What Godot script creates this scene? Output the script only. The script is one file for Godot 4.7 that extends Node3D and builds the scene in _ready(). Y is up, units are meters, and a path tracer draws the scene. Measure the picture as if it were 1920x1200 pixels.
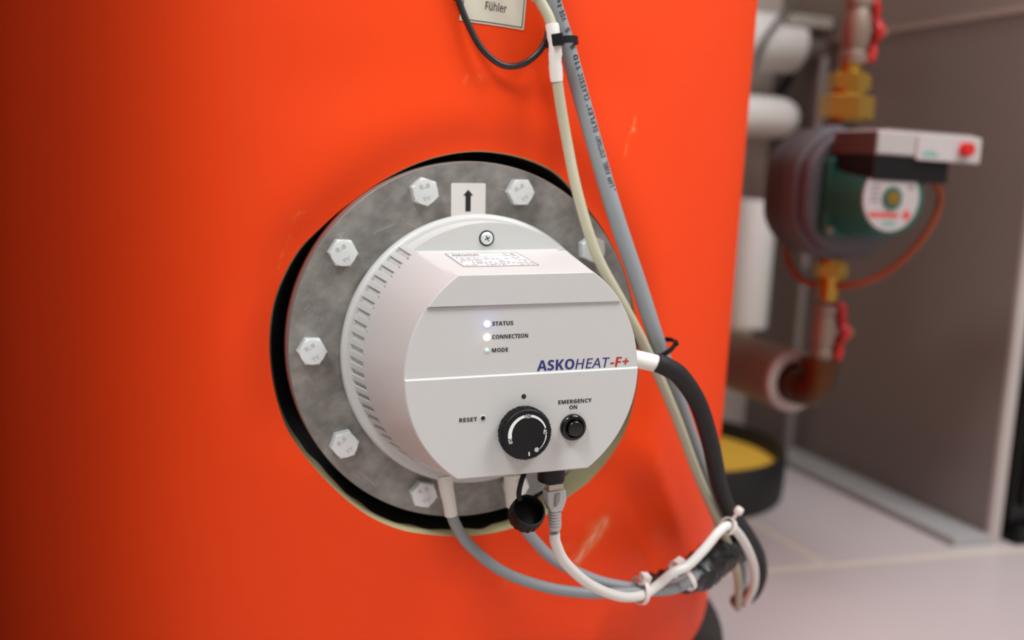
extends Node3D
# Orange insulated tank with a flanged immersion heater; metres, y up, the flange centre is the origin and its face looks along +z.

const TANK_R := 0.405
const TILT := 0.0419
var mats := {}
var rng := RandomNumberGenerator.new()


class Shape:
	var v := PackedVector3Array()
	var n := PackedVector3Array()
	var uv := PackedVector2Array()

	func tri(a: Vector3, b: Vector3, c: Vector3, na: Vector3, nb: Vector3, nc: Vector3, ua := Vector2.ZERO, ub := Vector2.ZERO, uc := Vector2.ZERO) -> void:
		if (b - a).cross(c - a).dot(na + nb + nc) > 0.0:
			v.append_array([a, c, b]); n.append_array([na, nc, nb]); uv.append_array([ua, uc, ub])
		else:
			v.append_array([a, b, c]); n.append_array([na, nb, nc]); uv.append_array([ua, ub, uc])

	func quad(a: Vector3, b: Vector3, c: Vector3, d: Vector3, na: Vector3, nb: Vector3, nc: Vector3, nd: Vector3) -> void:
		tri(a, b, c, na, nb, nc)
		tri(a, c, d, na, nc, nd)

	func flat(a: Vector3, b: Vector3, c: Vector3, d: Vector3, m: Vector3) -> void:
		quad(a, b, c, d, m, m, m, m)

	func mesh() -> ArrayMesh:
		var arr := []
		arr.resize(Mesh.ARRAY_MAX)
		arr[Mesh.ARRAY_VERTEX] = v
		arr[Mesh.ARRAY_NORMAL] = n
		arr[Mesh.ARRAY_TEX_UV] = uv
		var am := ArrayMesh.new()
		am.add_surface_from_arrays(Mesh.PRIMITIVE_TRIANGLES, arr)
		return am


# ---------------------------------------------------------------- shapes
func along_z(at := Vector3.ZERO) -> Transform3D:
	return Transform3D(Basis(Vector3.RIGHT, PI / 2), at)


func lathe(s: Shape, prof: Array, seg := 48, xf := Transform3D(), a0 := 0.0, a1 := TAU) -> void:
	var m := prof.size() - 1
	var sn := []
	for j in m:
		var d: Vector2 = prof[j + 1] - prof[j]
		sn.append(Vector2(d.y, -d.x).normalized())
	for j in m:
		var n0: Vector2 = sn[j]
		var n1: Vector2 = sn[j]
		if j > 0 and n0.dot(sn[j - 1]) > 0.72: n0 = (n0 + sn[j - 1]).normalized()
		if j < m - 1 and n1.dot(sn[j + 1]) > 0.72: n1 = (n1 + sn[j + 1]).normalized()
		var p0: Vector2 = prof[j]
		var p1: Vector2 = prof[j + 1]
		for i in seg:
			var c0 := Vector2.from_angle(a0 + (a1 - a0) * i / seg)
			var c1 := Vector2.from_angle(a0 + (a1 - a0) * (i + 1) / seg)
			var q := []
			for e in [[p0, c0, n0], [p0, c1, n0], [p1, c1, n1], [p1, c0, n1]]:
				var p: Vector2 = e[0]
				var c: Vector2 = e[1]
				var k: Vector2 = e[2]
				q.append(xf * Vector3(p.x * c.x, p.y, p.x * c.y))
				q.append(xf.basis * Vector3(k.x * c.x, k.y, k.x * c.y))
			if p1.x > 1e-6: s.tri(q[0], q[4], q[6], q[1], q[5], q[7])
			if p0.x > 1e-6: s.tri(q[0], q[2], q[4], q[1], q[3], q[5])


func smooth(pts: Array, sub := 8) -> PackedVector3Array:
	var out := PackedVector3Array()
	for i in pts.size() - 1:
		var a: Vector3 = pts[i]
		var b: Vector3 = pts[i + 1]
		var p: Vector3 = pts[i - 1] if i > 0 else a * 2 - b
		var q: Vector3 = pts[i + 2] if i < pts.size() - 2 else b * 2 - a
		for k in sub:
			out.append(a.cubic_interpolate(b, p, q, float(k) / sub))
	out.append(pts[-1])
	return out


func tube(s: Shape, line: PackedVector3Array, rad: Variant, seg := 16, squash := 1.0) -> void:
	var up := Vector3(0.13, 0.2, 1).normalized()
	var rings := []
	var norms := []
	var last := line.size() - 1
	for i in line.size():
		var t := (line[mini(i + 1, last)] - line[maxi(i - 1, 0)]).normalized()
		up = (up - t * up.dot(t)).normalized()
		var side := t.cross(up)
		var r: float = rad.call(float(i) / last) if rad is Callable else rad
		var ring := PackedVector3Array()
		var nn := PackedVector3Array()
		for k in seg:
			var a := TAU * k / seg
			var d := up * cos(a) * squash + side * sin(a)
			ring.append(line[i] + d * r)
			nn.append((up * cos(a) + side * sin(a) * squash).normalized())
		rings.append(ring)
		norms.append(nn)
	for i in last:
		for k in seg:
			var l := (k + 1) % seg
			s.quad(rings[i][k], rings[i][l], rings[i + 1][l], rings[i + 1][k], norms[i][k], norms[i][l], norms[i + 1][l], norms[i + 1][k])
	for e in [0, last]:
		var t: Vector3 = (line[0] - line[1]).normalized() if e == 0 else (line[last] - line[last - 1]).normalized()
		for k in seg:
			s.tri(line[e], rings[e][k], rings[e][(k + 1) % seg], t, t, t)


func extrude(s: Shape, poly_in: PackedVector2Array, z0: float, z1: float, bevel := 0.0, xf := Transform3D(), back := true) -> void:
	var poly := poly_in.duplicate()
	var area := 0.0
	for i in poly.size(): area += poly[i].cross(poly[(i + 1) % poly.size()])
	if area < 0: poly.reverse()
	var m := poly.size()
	var en := []
	for i in m: en.append((poly[(i + 1) % m] - poly[i]).normalized().orthogonal())
	var inset := PackedVector2Array()
	for i in m:
		var a: Vector2 = en[(i + m - 1) % m]
		var b: Vector2 = en[i]
		inset.append(poly[i] - (a + b) / maxf(0.35, 1.0 + a.dot(b)) * bevel)
	var zb := z1 - bevel
	var f := xf.basis.z.normalized()
	for i in m:
		var j := (i + 1) % m
		var n0: Vector2 = en[i]
		var n1: Vector2 = en[i]
		if n0.dot(en[(i + m - 1) % m]) > 0.8: n0 = (n0 + en[(i + m - 1) % m]).normalized()
		if n1.dot(en[j]) > 0.8: n1 = (n1 + en[j]).normalized()
		var N0 := (xf.basis * Vector3(n0.x, n0.y, 0)).normalized()
		var N1 := (xf.basis * Vector3(n1.x, n1.y, 0)).normalized()
		var a := poly[i]
		var b := poly[j]
		s.quad(xf * Vector3(a.x, a.y, z0), xf * Vector3(b.x, b.y, z0), xf * Vector3(b.x, b.y, zb), xf * Vector3(a.x, a.y, zb), N0, N1, N1, N0)
		if bevel > 0:
			var c := inset[i]
			var d := inset[j]
			s.quad(xf * Vector3(a.x, a.y, zb), xf * Vector3(b.x, b.y, zb), xf * Vector3(d.x, d.y, z1), xf * Vector3(c.x, c.y, z1), (N0 + f * 0.3).normalized(), (N1 + f * 0.3).normalized(), (N1 * 0.9 + f).normalized(), (N0 * 0.9 + f).normalized())
	var ix := Geometry2D.triangulate_polygon(inset)
	if ix.is_empty():
		for i in range(1, m - 1): ix.append_array([0, i, i + 1])
	for k in range(0, ix.size(), 3):
		var a := inset[ix[k]]
		var b := inset[ix[k + 1]]
		var c := inset[ix[k + 2]]
		s.tri(xf * Vector3(a.x, a.y, z1), xf * Vector3(b.x, b.y, z1), xf * Vector3(c.x, c.y, z1), f, f, f, a, b, c)
	if back:
		ix = Geometry2D.triangulate_polygon(poly)
		for k in range(0, ix.size(), 3):
			var a := poly[ix[k]]
			var b := poly[ix[k + 1]]
			var c := poly[ix[k + 2]]
			s.tri(xf * Vector3(a.x, a.y, z0), xf * Vector3(b.x, b.y, z0), xf * Vector3(c.x, c.y, z0), -f, -f, -f)


func circle(r: float, seg := 48, c := Vector2.ZERO) -> PackedVector2Array:
	var p := PackedVector2Array()
	for i in seg: p.append(c + Vector2.from_angle(TAU * i / seg) * r)
	return p


func rect(x0: float, y0: float, x1: float, y1: float, r := 0.0) -> PackedVector2Array:
	if r <= 0: return PackedVector2Array([Vector2(x0, y0), Vector2(x1, y0), Vector2(x1, y1), Vector2(x0, y1)])
	var p := PackedVector2Array()
	for e in [[x1 - r, y1 - r, 0], [x0 + r, y1 - r, 1], [x0 + r, y0 + r, 2], [x1 - r, y0 + r, 3]]:
		for k in 5: p.append(Vector2(e[0], e[1]) + Vector2.from_angle((e[2] + k / 4.0) * PI / 2) * r)
	return p


func clipped(r: float, c: Vector2, y0: float, y1: float, seg := 96) -> PackedVector2Array:
	var p := PackedVector2Array()
	var a0 := asin(clampf((y0 - c.y) / r, -1, 1))
	var a1 := asin(clampf((y1 - c.y) / r, -1, 1))
	for i in seg / 2 + 1: p.append(c + Vector2.from_angle(lerpf(a0, a1, i / (seg / 2.0))) * r)
	for i in seg / 2 + 1: p.append(c + Vector2.from_angle(lerpf(PI - a1, PI - a0, i / (seg / 2.0))) * r)
	return p


func block(x0: float, y0: float, z0: float, x1: float, y1: float, z1: float, bevel := 0.0, round_r := 0.0) -> Shape:
	var s := Shape.new()
	extrude(s, rect(x0, y0, x1, y1, round_r), z0, z1, bevel)
	return s


var fonts := {}
func letters(s: Shape, what: String, xf: Transform3D, w: float, h: float, bold := false, lean := 0.0, depth := 0.0002) -> void:
	if not fonts.has(bold):
		var f := SystemFont.new()
		f.font_names = PackedStringArray(["Droid Sans"])
		f.font_weight = 700 if bold else 400
		fonts[bold] = f
	var t := TextMesh.new()
	t.font = fonts[bold]
	t.text = what
	t.font_size = 48
	t.pixel_size = 0.01
	t.depth = 0.05
	var arr := t.get_mesh_arrays()
	var pv: PackedVector3Array = arr[Mesh.ARRAY_VERTEX]
	var pn: PackedVector3Array = arr[Mesh.ARRAY_NORMAL]
	var pi: PackedInt32Array = arr[Mesh.ARRAY_INDEX] if arr[Mesh.ARRAY_INDEX] != null else PackedInt32Array(range(pv.size()))
	var lo := Vector3(1e9, 1e9, 1e9)
	var hi := -lo
	for q in pv:
		lo = lo.min(q)
		hi = hi.max(q)
	var size := hi - lo
	var place := func(q: Vector3) -> Vector3:
		var u := Vector3((q.x - lo.x) / size.x * w, (q.y - lo.y) / size.y * h, (q.z - lo.z) / size.z * depth)
		u.x += u.y * lean
		return xf * u
	for k in range(0, pi.size(), 3):
		s.tri(place.call(pv[pi[k]]), place.call(pv[pi[k + 1]]), place.call(pv[pi[k + 2]]), xf.basis * pn[pi[k]], xf.basis * pn[pi[k + 1]], xf.basis * pn[pi[k + 2]])


func text_aspect(what: String) -> float:
	var t := 0.0
	for c in what: t += 0.35 if c in "I.1'-" else (0.85 if c in "MW" else 0.62)
	return t


# ---------------------------------------------------------------- materials
func mat(key: String, hex: String, rough := 0.5, metal := 0.0, spec := 0.5) -> StandardMaterial3D:
	if mats.has(key): return mats[key]
	var m := StandardMaterial3D.new()
	m.resource_name = key
	m.albedo_color = Color(hex)
	m.roughness = rough
	m.metallic = metal
	m.metallic_specular = spec
	mats[key] = m
	return m


func noise_tex(freq: float, octaves := 4, sd := 1, size := 256, as_normal := false) -> ImageTexture:
	var f := FastNoiseLite.new()
	f.seed = sd
	f.frequency = freq
	f.fractal_octaves = octaves
	var im := f.get_seamless_image(size, size)
	im.convert(Image.FORMAT_RGBA8)
	if as_normal: im.bump_map_to_normal_map(1.0)
	return ImageTexture.create_from_image(im)


func bumpy(m: StandardMaterial3D, freq: float, per_metre: float, height_cm: float, sd := 3) -> void:
	m.heightmap_enabled = true
	m.heightmap_texture = noise_tex(freq, 3, sd)
	m.heightmap_scale = height_cm
	m.uv1_triplanar = true
	m.uv1_scale = Vector3.ONE * per_metre


# ---------------------------------------------------------------- objects
func obj(called: String, s: Variant, m: Material, parent: Node = self, at := Transform3D()) -> MeshInstance3D:
	var o := MeshInstance3D.new()
	o.name = called
	o.mesh = s.mesh() if s is Shape else s
	o.material_override = m
	o.transform = at
	parent.add_child(o, true)
	return o


func tag(o: Node3D, label: String, category: String, group := "", kind := "") -> Node3D:
	if label: o.set_meta("label", label)
	if category: o.set_meta("category", category)
	if group: o.set_meta("group", group)
	if kind: o.set_meta("kind", kind)
	return o


func thing(called: String, label: String, category: String, at := Vector3.ZERO, group := "") -> Node3D:
	var o := Node3D.new()
	o.name = called
	o.position = at
	add_child(o, true)
	tag(o, label, category, group)
	return o


func struct(called: String, s: Variant, m: Material, label: String, category: String) -> MeshInstance3D:
	var o := obj(called, s, m)
	tag(o, label, category, "", "structure")
	return o


func _ready() -> void:
	rng.seed = 7
	camera_and_light()
	materials()
	room()
	tank()
	flange()
	heater()
	cables()
	pump_line()
	background_pipes()


func camera_and_light() -> void:
	var cam := Camera3D.new()
	cam.name = "camera"
	cam.near = 0.02
	cam.far = 30
	cam.fov = 33.398
	cam.transform = Transform3D(Basis(Vector3(0.942123, 0.055084, 0.330712), Vector3(-0.00556, 0.988842, -0.148864), Vector3(-0.335222, 0.138409, 0.931917)), Vector3(-0.2435, 0.1323, 0.7692))
	var ca := CameraAttributesPhysical.new()
	ca.frustum_focal_length = 40.0
	ca.frustum_focus_distance = 0.725
	ca.frustum_near = 0.02
	ca.frustum_far = 30.0
	ca.exposure_aperture = 3.4
	cam.attributes = ca
	add_child(cam)
	cam.current = true
	var env := Environment.new()
	env.background_mode = Environment.BG_COLOR
	env.background_color = Color(0.02, 0.02, 0.02)
	env.tonemap_mode = Environment.TONE_MAPPER_LINEAR
	env.tonemap_exposure = 0.9
	env.sdfgi_enabled = true
	env.ssao_enabled = true
	env.ssil_enabled = true
	var we := WorldEnvironment.new()
	we.name = "world_environment"
	we.environment = env
	add_child(we)
	lamp("flat white ceiling light panel on the right of the room, nearest the black cabinet", Vector3(1.35, 1.98, 1.05), Vector2(0.6, 1.2), 4.9)
	lamp("flat white ceiling light panel directly above the pump side of the orange tank", Vector3(0.72, 1.98, 0.45), Vector2(0.6, 1.2), 2.7)
	lamp("flat white square ceiling light panel on the left of the room, beside the shading wall", Vector3(-1.15, 1.98, 0.85), Vector2(0.6, 0.6), 5.6)


func lamp(label: String, at: Vector3, size: Vector2, energy: float) -> void:
	var white := mat("lamp_housing", "e8e8e6", 0.4)
	var glow := StandardMaterial3D.new()
	glow.albedo_color = Color(0.9, 0.9, 0.9)
	glow.emission_enabled = true
	glow.emission = Color(1, 0.97, 0.93)
	glow.emission_energy_multiplier = 1.2
	var t := thing("ceiling_lamp", label, "ceiling lamp", at, "ceiling light panels")
	obj("housing", block(-size.x / 2 - 0.02, -size.y / 2 - 0.02, -0.02, size.x / 2 + 0.02, size.y / 2 + 0.02, 0.015, 0.003), white, t, Transform3D(Basis(Vector3.RIGHT, PI / 2), Vector3.ZERO))
	obj("lamp_panel", block(-size.x / 2, -size.y / 2, 0.015, size.x / 2, size.y / 2, 0.019), glow, t, Transform3D(Basis(Vector3.RIGHT, PI / 2), Vector3.ZERO))
	var l := AreaLight3D.new()
	l.name = "panel_light"
	l.area_size = size
	l.light_energy = energy
	l.light_color = Color(0.945, 0.962, 0.985)
	l.area_range = 8.0
	l.shadow_enabled = true
	l.transform = Transform3D(Basis(Vector3.RIGHT, -PI / 2), at + Vector3(0, -0.024, 0))
	add_child(l)


func materials() -> void:
	mat("white_plastic", "c6c6c2", 0.42)
	mat("white_print", "e6ebe6", 0.5)
	mat("ink", "16161a", 0.6)
	mat("logo_blue", "25256e", 0.5)
	mat("logo_red", "b8261c", 0.5)
	mat("black_plastic", "101011", 0.42, 0.0, 0.35)
	mat("black_rubber", "101010", 0.7)
	mat("gloss_black", "0a0a0b", 0.12)
	mat("zinc", "e0e5e3", 0.34, 0.35)
	mat("grey_pvc", "8f9598", 0.42)
	mat("beige_pvc", "b9b49a", 0.45)
	mat("sleeve_white", "e6e4da", 0.45)
	mat("net_white", "dfddd6", 0.42)
	mat("net_grey", "b9b9b6", 0.45)
	mat("tie_white", "e8dfd6", 0.4)
	mat("tape_white", "e6e4dc", 0.35)
	mat("foam", "eee4ae", 0.95)
	mat("brass", "a9853a", 0.28, 0.9)
	mat("nickel", "8d7b6e", 0.5, 0.6)
	mat("copper", "5c3a22", 0.4, 0.85)
	mat("red_handle", "b3120d", 0.4)
	mat("pump_shell", "434244", 0.6)
	mat("pump_green", "06564a", 0.45)
	mat("pipe_wrap", "e6e4dd", 0.55)
	bumpy(mats.pipe_wrap, 0.03, 6.0, 0.1, 5)
	bumpy(mats.foam, 0.2, 20.0, 0.06, 8)
	bumpy(mats.white_plastic, 0.25, 60.0, 0.0012, 9)


# ---------------------------------------------------------------- setting
func room() -> void:
	var wall := mat("wall_paint", "8d857c", 0.6)
	bumpy(wall, 0.05, 4.0, 0.05, 12)
	var pale := mat("pale_paint", "b9b4ac", 0.8)
	var panel := mat("wall_panel", "7d736e", 0.42)
	bumpy(panel, 0.02, 3.0, 0.03, 4)
	var grout := mat("grout", "bdb0a0", 0.9)
	var floor_o := struct("floor", block(-1.8, -3.1, -0.5, 2.5, 1.4, -0.4007), grout, "pale beige grout bed under the grey floor tiles", "floor")
	floor_o.transform = Transform3D(Basis(Vector3.RIGHT, -PI / 2), Vector3.ZERO)
	# block() rises along z: turned so, x stays x and y becomes -z
	var tones := [mat("tile_a", "b9aeac", 0.34), mat("tile_b", "b5aaa8", 0.36), mat("tile_c", "bcb1af", 0.33)]
	for k in 3: bumpy(tones[k], 0.02, 2.5, 0.04, 20 + k)
	var g := 0.0055
	for i in range(-5, 4):
		for j in range(-2, 6):
			var wide := 1.2 if j > 0 else 0.6
			var x0 := (1.056 if j > 0 else 0.694) + i * wide + g
			var z0 := -0.447 + (j - 1) * 0.6 + g
			var x1 := x0 + wide - 2 * g
			var z1 := z0 + 0.6 - 2 * g
			x0 = maxf(x0, -1.8); x1 = minf(x1, 2.5); z0 = maxf(z0, -1.4); z1 = minf(z1, 3.1)
			if x1 - x0 < 0.02 or z1 - z0 < 0.02: continue
			var o := obj("tile", block(x0, -z1, -0.41, x1, -z0, -0.4, 0.0015), tones[(i * 3 + j + 30) % 3], floor_o)
	struct("ceiling", block(-1.8, -3.1, 2.0, 2.5, 1.4, 2.1), pale, "plain pale ceiling", "ceiling").transform = floor_o.transform
	struct("wall_rear", block(-1.8, -0.4, -1.4, 2.5, 2.0, -1.2), mat("rear_paint", "cfc6ba", 0.7), "grey-brown rear wall behind the pipework", "wall")
	struct("wall_left", block(-1.8, -0.4, 0.17, -1.7, 2.0, 3.0), pale, "pale side wall on the left of the plant room", "wall")
	struct("added_shade_wall", block(-1.8, -0.4, -1.2, -0.44, 2.0, 0.17), wall, "added unseen wall block that shades the left side of the orange tank", "wall")  # unseen block added to keep light off the left of the tank
	struct("wall_front", block(-1.8, -0.4, 2.9, 2.5, 2.0, 3.1), pale, "pale wall facing the orange tank", "wall")
	struct("wall_far_right", block(2.4, -0.4, -1.2, 2.5, 2.0, 3.0), pale, "pale end wall of the plant room", "wall")
	struct("wall_right", block(1.015, -0.4, -1.2, 1.033, 0.412, -0.487, 0.001), panel, "taupe wall panel beside the circulation pump, reaching down to the plinth", "wall")
	struct("wall_right_upper", block(1.021, 0.418, -1.2, 1.033, 2.0, -0.487, 0.001), wall, "dull olive-grey wall above the taupe panel", "wall")
	struct("trim_1", block(1.009, 0.410, -1.2, 1.035, 0.419, -0.484, 0.002), mat("trim_metal", "a89c90", 0.5), "thin pale ledge along the top of the taupe wall panel", "trim")
	struct("trim_2", block(1.012, -0.4, -0.487, 1.034, 2.0, -0.478, 0.002), mat("trim_white", "b3a8a2", 0.45), "narrow whitish edge strip on the near end of the taupe wall panel", "trim")
	var skirt := mat("skirting_tile", "9d9c9a", 0.4)
	var p := block(0.94, 0.475, -0.4, 1.015, 1.19, -0.386, 0.002)
	struct("baseboard_right", p, skirt, "low light-grey tiled plinth running along the foot of the taupe wall panel", "plinth").transform = floor_o.transform
	var t := thing("black_cabinet", "black cabinet standing behind the whitish strip at the end of the taupe wall", "cabinet", Vector3(1.32, -0.4, -0.75))
	obj("body", block(-0.27, 0.03, -0.3, 0.27, 1.6, 0.27, 0.004), mat("cabinet_black", "0c0c0c", 0.45), t)
	obj("plinth", block(-0.27, 0.0, -0.3, 0.27, 0.03, 0.29, 0.004), mats.black_plastic, t)
	obj("door", block(-0.262, 0.06, 0.27, 0.262, 1.58, 0.288, 0.003), mat("cabinet_black", "0c0c0c", 0.45), t)


# ---------------------------------------------------------------- tank
var hole := [1525, 1528, 1535, 1537, 1510, 1498, 1509, 1525, 1528, 1519, 1525, 1543, 1567, 1592, 1618, 1714, 1777, 1816, 1798, 1754, 1697, 1630, 1574, 1525, 1489, 1467, 1471, 1491, 1482, 1468, 1456, 1438, 1420, 1403, 1392, 1400, 1424, 1471, 1499, 1520]

func hole_r(a: float) -> float:
	var f := fposmod((a + PI) / TAU * hole.size(), hole.size())
	var i := int(f)
	var k := hole.size()
	var p0: float = hole[(i + k - 1) % k]
	var p1: float = hole[i % k]
	var p2: float = hole[(i + 1) % k]
	var p3: float = hole[(i + 2) % k]
	return cubic_interpolate(p1, p2, p0, p3, f - i) * 1e-4


func bump(x: float, w: float) -> float:
	return exp(-x * x / (w * w))


func seg_dist(p: Vector2, a: Vector2, b: Vector2) -> Vector2:
	var t := clampf((p - a).dot(b - a) / (b - a).length_squared(), -0.3, 1.3)
	return Vector2((p - a - (b - a) * t).length(), t)


func jacket_push(s: float, y: float) -> float:
	var q := Vector2(s, y)
	var edge := q.length() - hole_r(q.angle())
	var d := -0.006 * bump(edge, 0.02) + 0.0015 * bump(edge - 0.035, 0.03)
	d += 0.010 * bump(edge, 0.022) * smoothstep(1.05, 0.6, absf(q.angle() + 1.75))
	var c := seg_dist(q, Vector2(0.165, -0.128), Vector2(0.226, -0.215))
	d -= 0.0055 * bump(c.x, 0.014) * smoothstep(1.3, 0.7, c.y) * smoothstep(-0.3, 0.2, c.y)
	c = seg_dist(q, Vector2(0.19, -0.105), Vector2(0.25, -0.20))
	d += 0.003 * bump(c.x, 0.018) * smoothstep(1.3, 0.7, c.y) * smoothstep(-0.3, 0.2, c.y)
	c = seg_dist(q, Vector2(0.05, -0.17), Vector2(0.09, -0.26))
	d -= 0.002 * bump(c.x, 0.03)
	c = seg_dist(q, Vector2(-0.012, 0.25), Vector2(0.0, 0.19))
	d -= 0.0012 * bump(c.x, 0.008)
	c = seg_dist(q, Vector2(-0.09, 0.19), Vector2(0.08, 0.2))
	d -= 0.001 * bump(c.x, 0.03)
	var low := y + 0.345
	if low < 0.03: d -= 0.03 - sqrt(maxf(0.0009 - (0.03 - low) * (0.03 - low), 0.0))
	return d


func on_tank(s: float, y: float, off := 0.0) -> Vector3:
	var a := s / TANK_R
	var r := TANK_R + jacket_push(s, y) + off
	return Vector3(sin(a) * r, y, cos(a) * r - TANK_R)


func tank_normal(s: float, y: float) -> Vector3:
	var e := 0.002
	return (on_tank(s + e, y) - on_tank(s - e, y)).cross(on_tank(s, y + e) - on_tank(s, y - e)).normalized()


func smear(im: Image, a: Vector2, b: Vector2, w: float, alpha: float, sd: int) -> void:
	var f := FastNoiseLite.new()
	f.seed = sd
	f.frequency = 0.06
	var W := im.get_width()
	var px := W / 1.0
	var lo := Vector2(minf(a.x, b.x) - w * 2, minf(a.y, b.y) - w * 2)
	var hi := Vector2(maxf(a.x, b.x) + w * 2, maxf(a.y, b.y) + w * 2)
	var dir := (b - a).normalized()
	for iy in range(int((0.45 - hi.y) * px), int((0.45 - lo.y) * px) + 1):
		for ix in range(int((lo.x + 0.5) * px), int((hi.x + 0.5) * px) + 1):
			if ix < 0 or iy < 0 or ix >= W or iy >= im.get_height(): continue
			var q := Vector2(ix / px - 0.5, 0.45 - iy / px)
			var along := clampf((q - a).dot(b - a) / (b - a).length_squared(), 0.0, 1.0)
			var d := (q - a - (b - a) * along).length()
			var streak := f.get_noise_2d((q - a).dot(dir) * 900.0, (q - a).cross(dir) * 9000.0)
			var k := alpha * bump(d, w) * clampf(0.6 + 1.3 * streak, 0.0, 1.0)
			if k > 0.004: im.set_pixel(ix, iy, im.get_pixel(ix, iy).lerp(Color(0.93, 0.78, 0.72), k))


func tank() -> void:
	var vinyl := StandardMaterial3D.new()
	vinyl.resource_name = "orange_vinyl"
	vinyl.roughness = 0.5
	vinyl.metallic_specular = 0.36
	var im := Image.create(2000, 1640, false, Image.FORMAT_RGBA8)
	im.fill(Color(0.965, 0.27, 0.035))
	var marks := [[0.1354, -0.1585, 0.1083, -0.1866, 0.006, 0.75], [0.134, -0.16, 0.125, -0.17, 0.008, 0.3], [0.1203, -0.1584, 0.1301, -0.167, 0.006, 0.2], [0.075, -0.178, 0.1, -0.172, 0.005, 0.15], [0.1411, 0.1795, 0.1394, 0.1718, 0.0015, 0.5], [0.138, 0.172, 0.1327, 0.1607, 0.0012, 0.35], [0.1327, 0.158, 0.1307, 0.15, 0.0012, 0.4], [0.1394, 0.1705, 0.1396, 0.17, 0.0015, 0.8], [-0.1318, 0.094, -0.1365, 0.0885, 0.0012, 0.3], [-0.128, 0.0945, -0.1318, 0.094, 0.001, 0.3], [-0.1391, 0.0768, -0.1446, 0.0608, 0.0012, 0.22], [-0.1446, 0.0608, -0.147, 0.051, 0.001, 0.2], [-0.0025, 0.1992, -0.0035, 0.2, 0.0025, 0.25], [-0.0146, 0.1944, -0.0125, 0.2, 0.0015, 0.22], [0.1718, -0.1555, 0.174, -0.15, 0.003, 0.15], [0.1854, -0.1972, 0.1856, -0.1975, 0.0018, 0.5], [0.2165, -0.1945, 0.217, -0.18, 0.003, 0.12], [0.0397, -0.1972, 0.042, -0.196, 0.003, 0.2], [0.0601, -0.1772, 0.063, -0.175, 0.003, 0.12], [0.19, -0.13, 0.2, -0.11, 0.0025, 0.12]]
	for k in marks.size():
		var q: Array = marks[k]
		smear(im, Vector2(q[0], q[1]), Vector2(q[2], q[3]), q[4], q[5], 40 + k)
	vinyl.albedo_texture = ImageTexture.create_from_image(im)
	vinyl.texture_repeat = false
	mats.vinyl = vinyl
	var t := thing("insulated_tank", "large round hot-water tank in a bright orange vinyl insulation jacket", "tank", Vector3(0, -0.4, -TANK_R))
	var back := Transform3D(Basis(), Vector3(0, 0.4, TANK_R))
	var s := Shape.new()
	var na := 240
	var nr := 90
	var half := PI * TANK_R
	var grid := []
	for i in na:
		var a := TAU * i / na - PI
		var c := cos(a)
		var d := sin(a)
		var far := minf(half / maxf(absf(c), 1e-6), (1.2 if d > 0 else 0.345) / maxf(absf(d), 1e-6))
		var near := hole_r(a)
		var row := []
		for j in nr + 1:
			var r := lerpf(near, far, pow(float(j) / nr, 1.7))
			var q := Vector2(c, d) * r
			if j == nr and d < 0 and absf(q.y + 0.345) < 1e-4: q.y = -0.345
			row.append([on_tank(q.x, q.y), tank_normal(q.x, q.y), Vector2(q.x + 0.5, (0.45 - q.y) / 0.82)])
		grid.append(row)
	for i in na:
		var l: Array = grid[i]
		var m: Array = grid[(i + 1) % na]
		for j in nr:
			s.tri(l[j][0], m[j][0], m[j + 1][0], l[j][1], m[j][1], m[j + 1][1], l[j][2], m[j][2], m[j + 1][2])
			s.tri(l[j][0], m[j + 1][0], l[j + 1][0], l[j][1], m[j + 1][1], l[j + 1][1], l[j][2], m[j + 1][2], l[j + 1][2])
	obj("jacket", s, vinyl, t, back)
	# the cut edge of the foam and the dark lining behind it
	var foam := Shape.new()
	var lining := Shape.new()
	for i in na:
		var q := []
		for k in 2:
			var a := TAU * ((i + k) % na) / na - PI
			var p := Vector2.from_angle(a) * hole_r(a)
			var o := on_tank(p.x, p.y)
			var wob := 0.002 * sin(a * 23.0) + 0.0015 * sin(a * 41.0 + 1.0)
			var deep := 0.002 + (0.011 + wob) * smoothstep(1.2, 0.7, absf(a + 1.65)) + 0.016 * bump(a + 0.85, 0.3)
			var inward := Vector3(-o.x, 0, -TANK_R - o.z).normalized()
			var mid := o + inward * deep - Vector3(o.x, o.y, 0).normalized() * 0.0008
			var end := mid + inward * 0.045
			var n := -Vector3(cos(a), sin(a), 0)
			q.append([o, mid, end, Vector3(cos(a) * 0.118, sin(a) * 0.118, -0.085), n])
		foam.quad(q[0][0], q[1][0], q[1][1], q[0][1], q[0][4], q[1][4], q[1][4], q[0][4])
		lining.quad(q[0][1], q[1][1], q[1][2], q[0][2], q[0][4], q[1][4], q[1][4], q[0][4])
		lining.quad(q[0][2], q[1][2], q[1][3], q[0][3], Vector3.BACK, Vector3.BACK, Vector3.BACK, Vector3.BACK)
	obj("foam_edge", foam, mats.foam, t, back)
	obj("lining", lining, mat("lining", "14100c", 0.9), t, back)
	s = Shape.new()
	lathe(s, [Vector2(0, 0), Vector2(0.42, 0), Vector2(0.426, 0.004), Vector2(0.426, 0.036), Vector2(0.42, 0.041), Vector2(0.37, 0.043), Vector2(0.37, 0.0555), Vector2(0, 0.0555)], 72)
	obj("base", s, mat("base_stand_in", "2a2725", 0.7), t)  # widened past the jacket to stand in for an unidentified dark floor area
	s = Shape.new()
	lathe(s, [Vector2(0, 1.595), Vector2(0.412, 1.595), Vector2(0.418, 1.605), Vector2(0.418, 1.625), Vector2(0.40, 1.64), Vector2(0, 1.65)], 72)
	obj("lid", s, mats.black_plastic, t)
	sensor_label(t, back)


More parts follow.
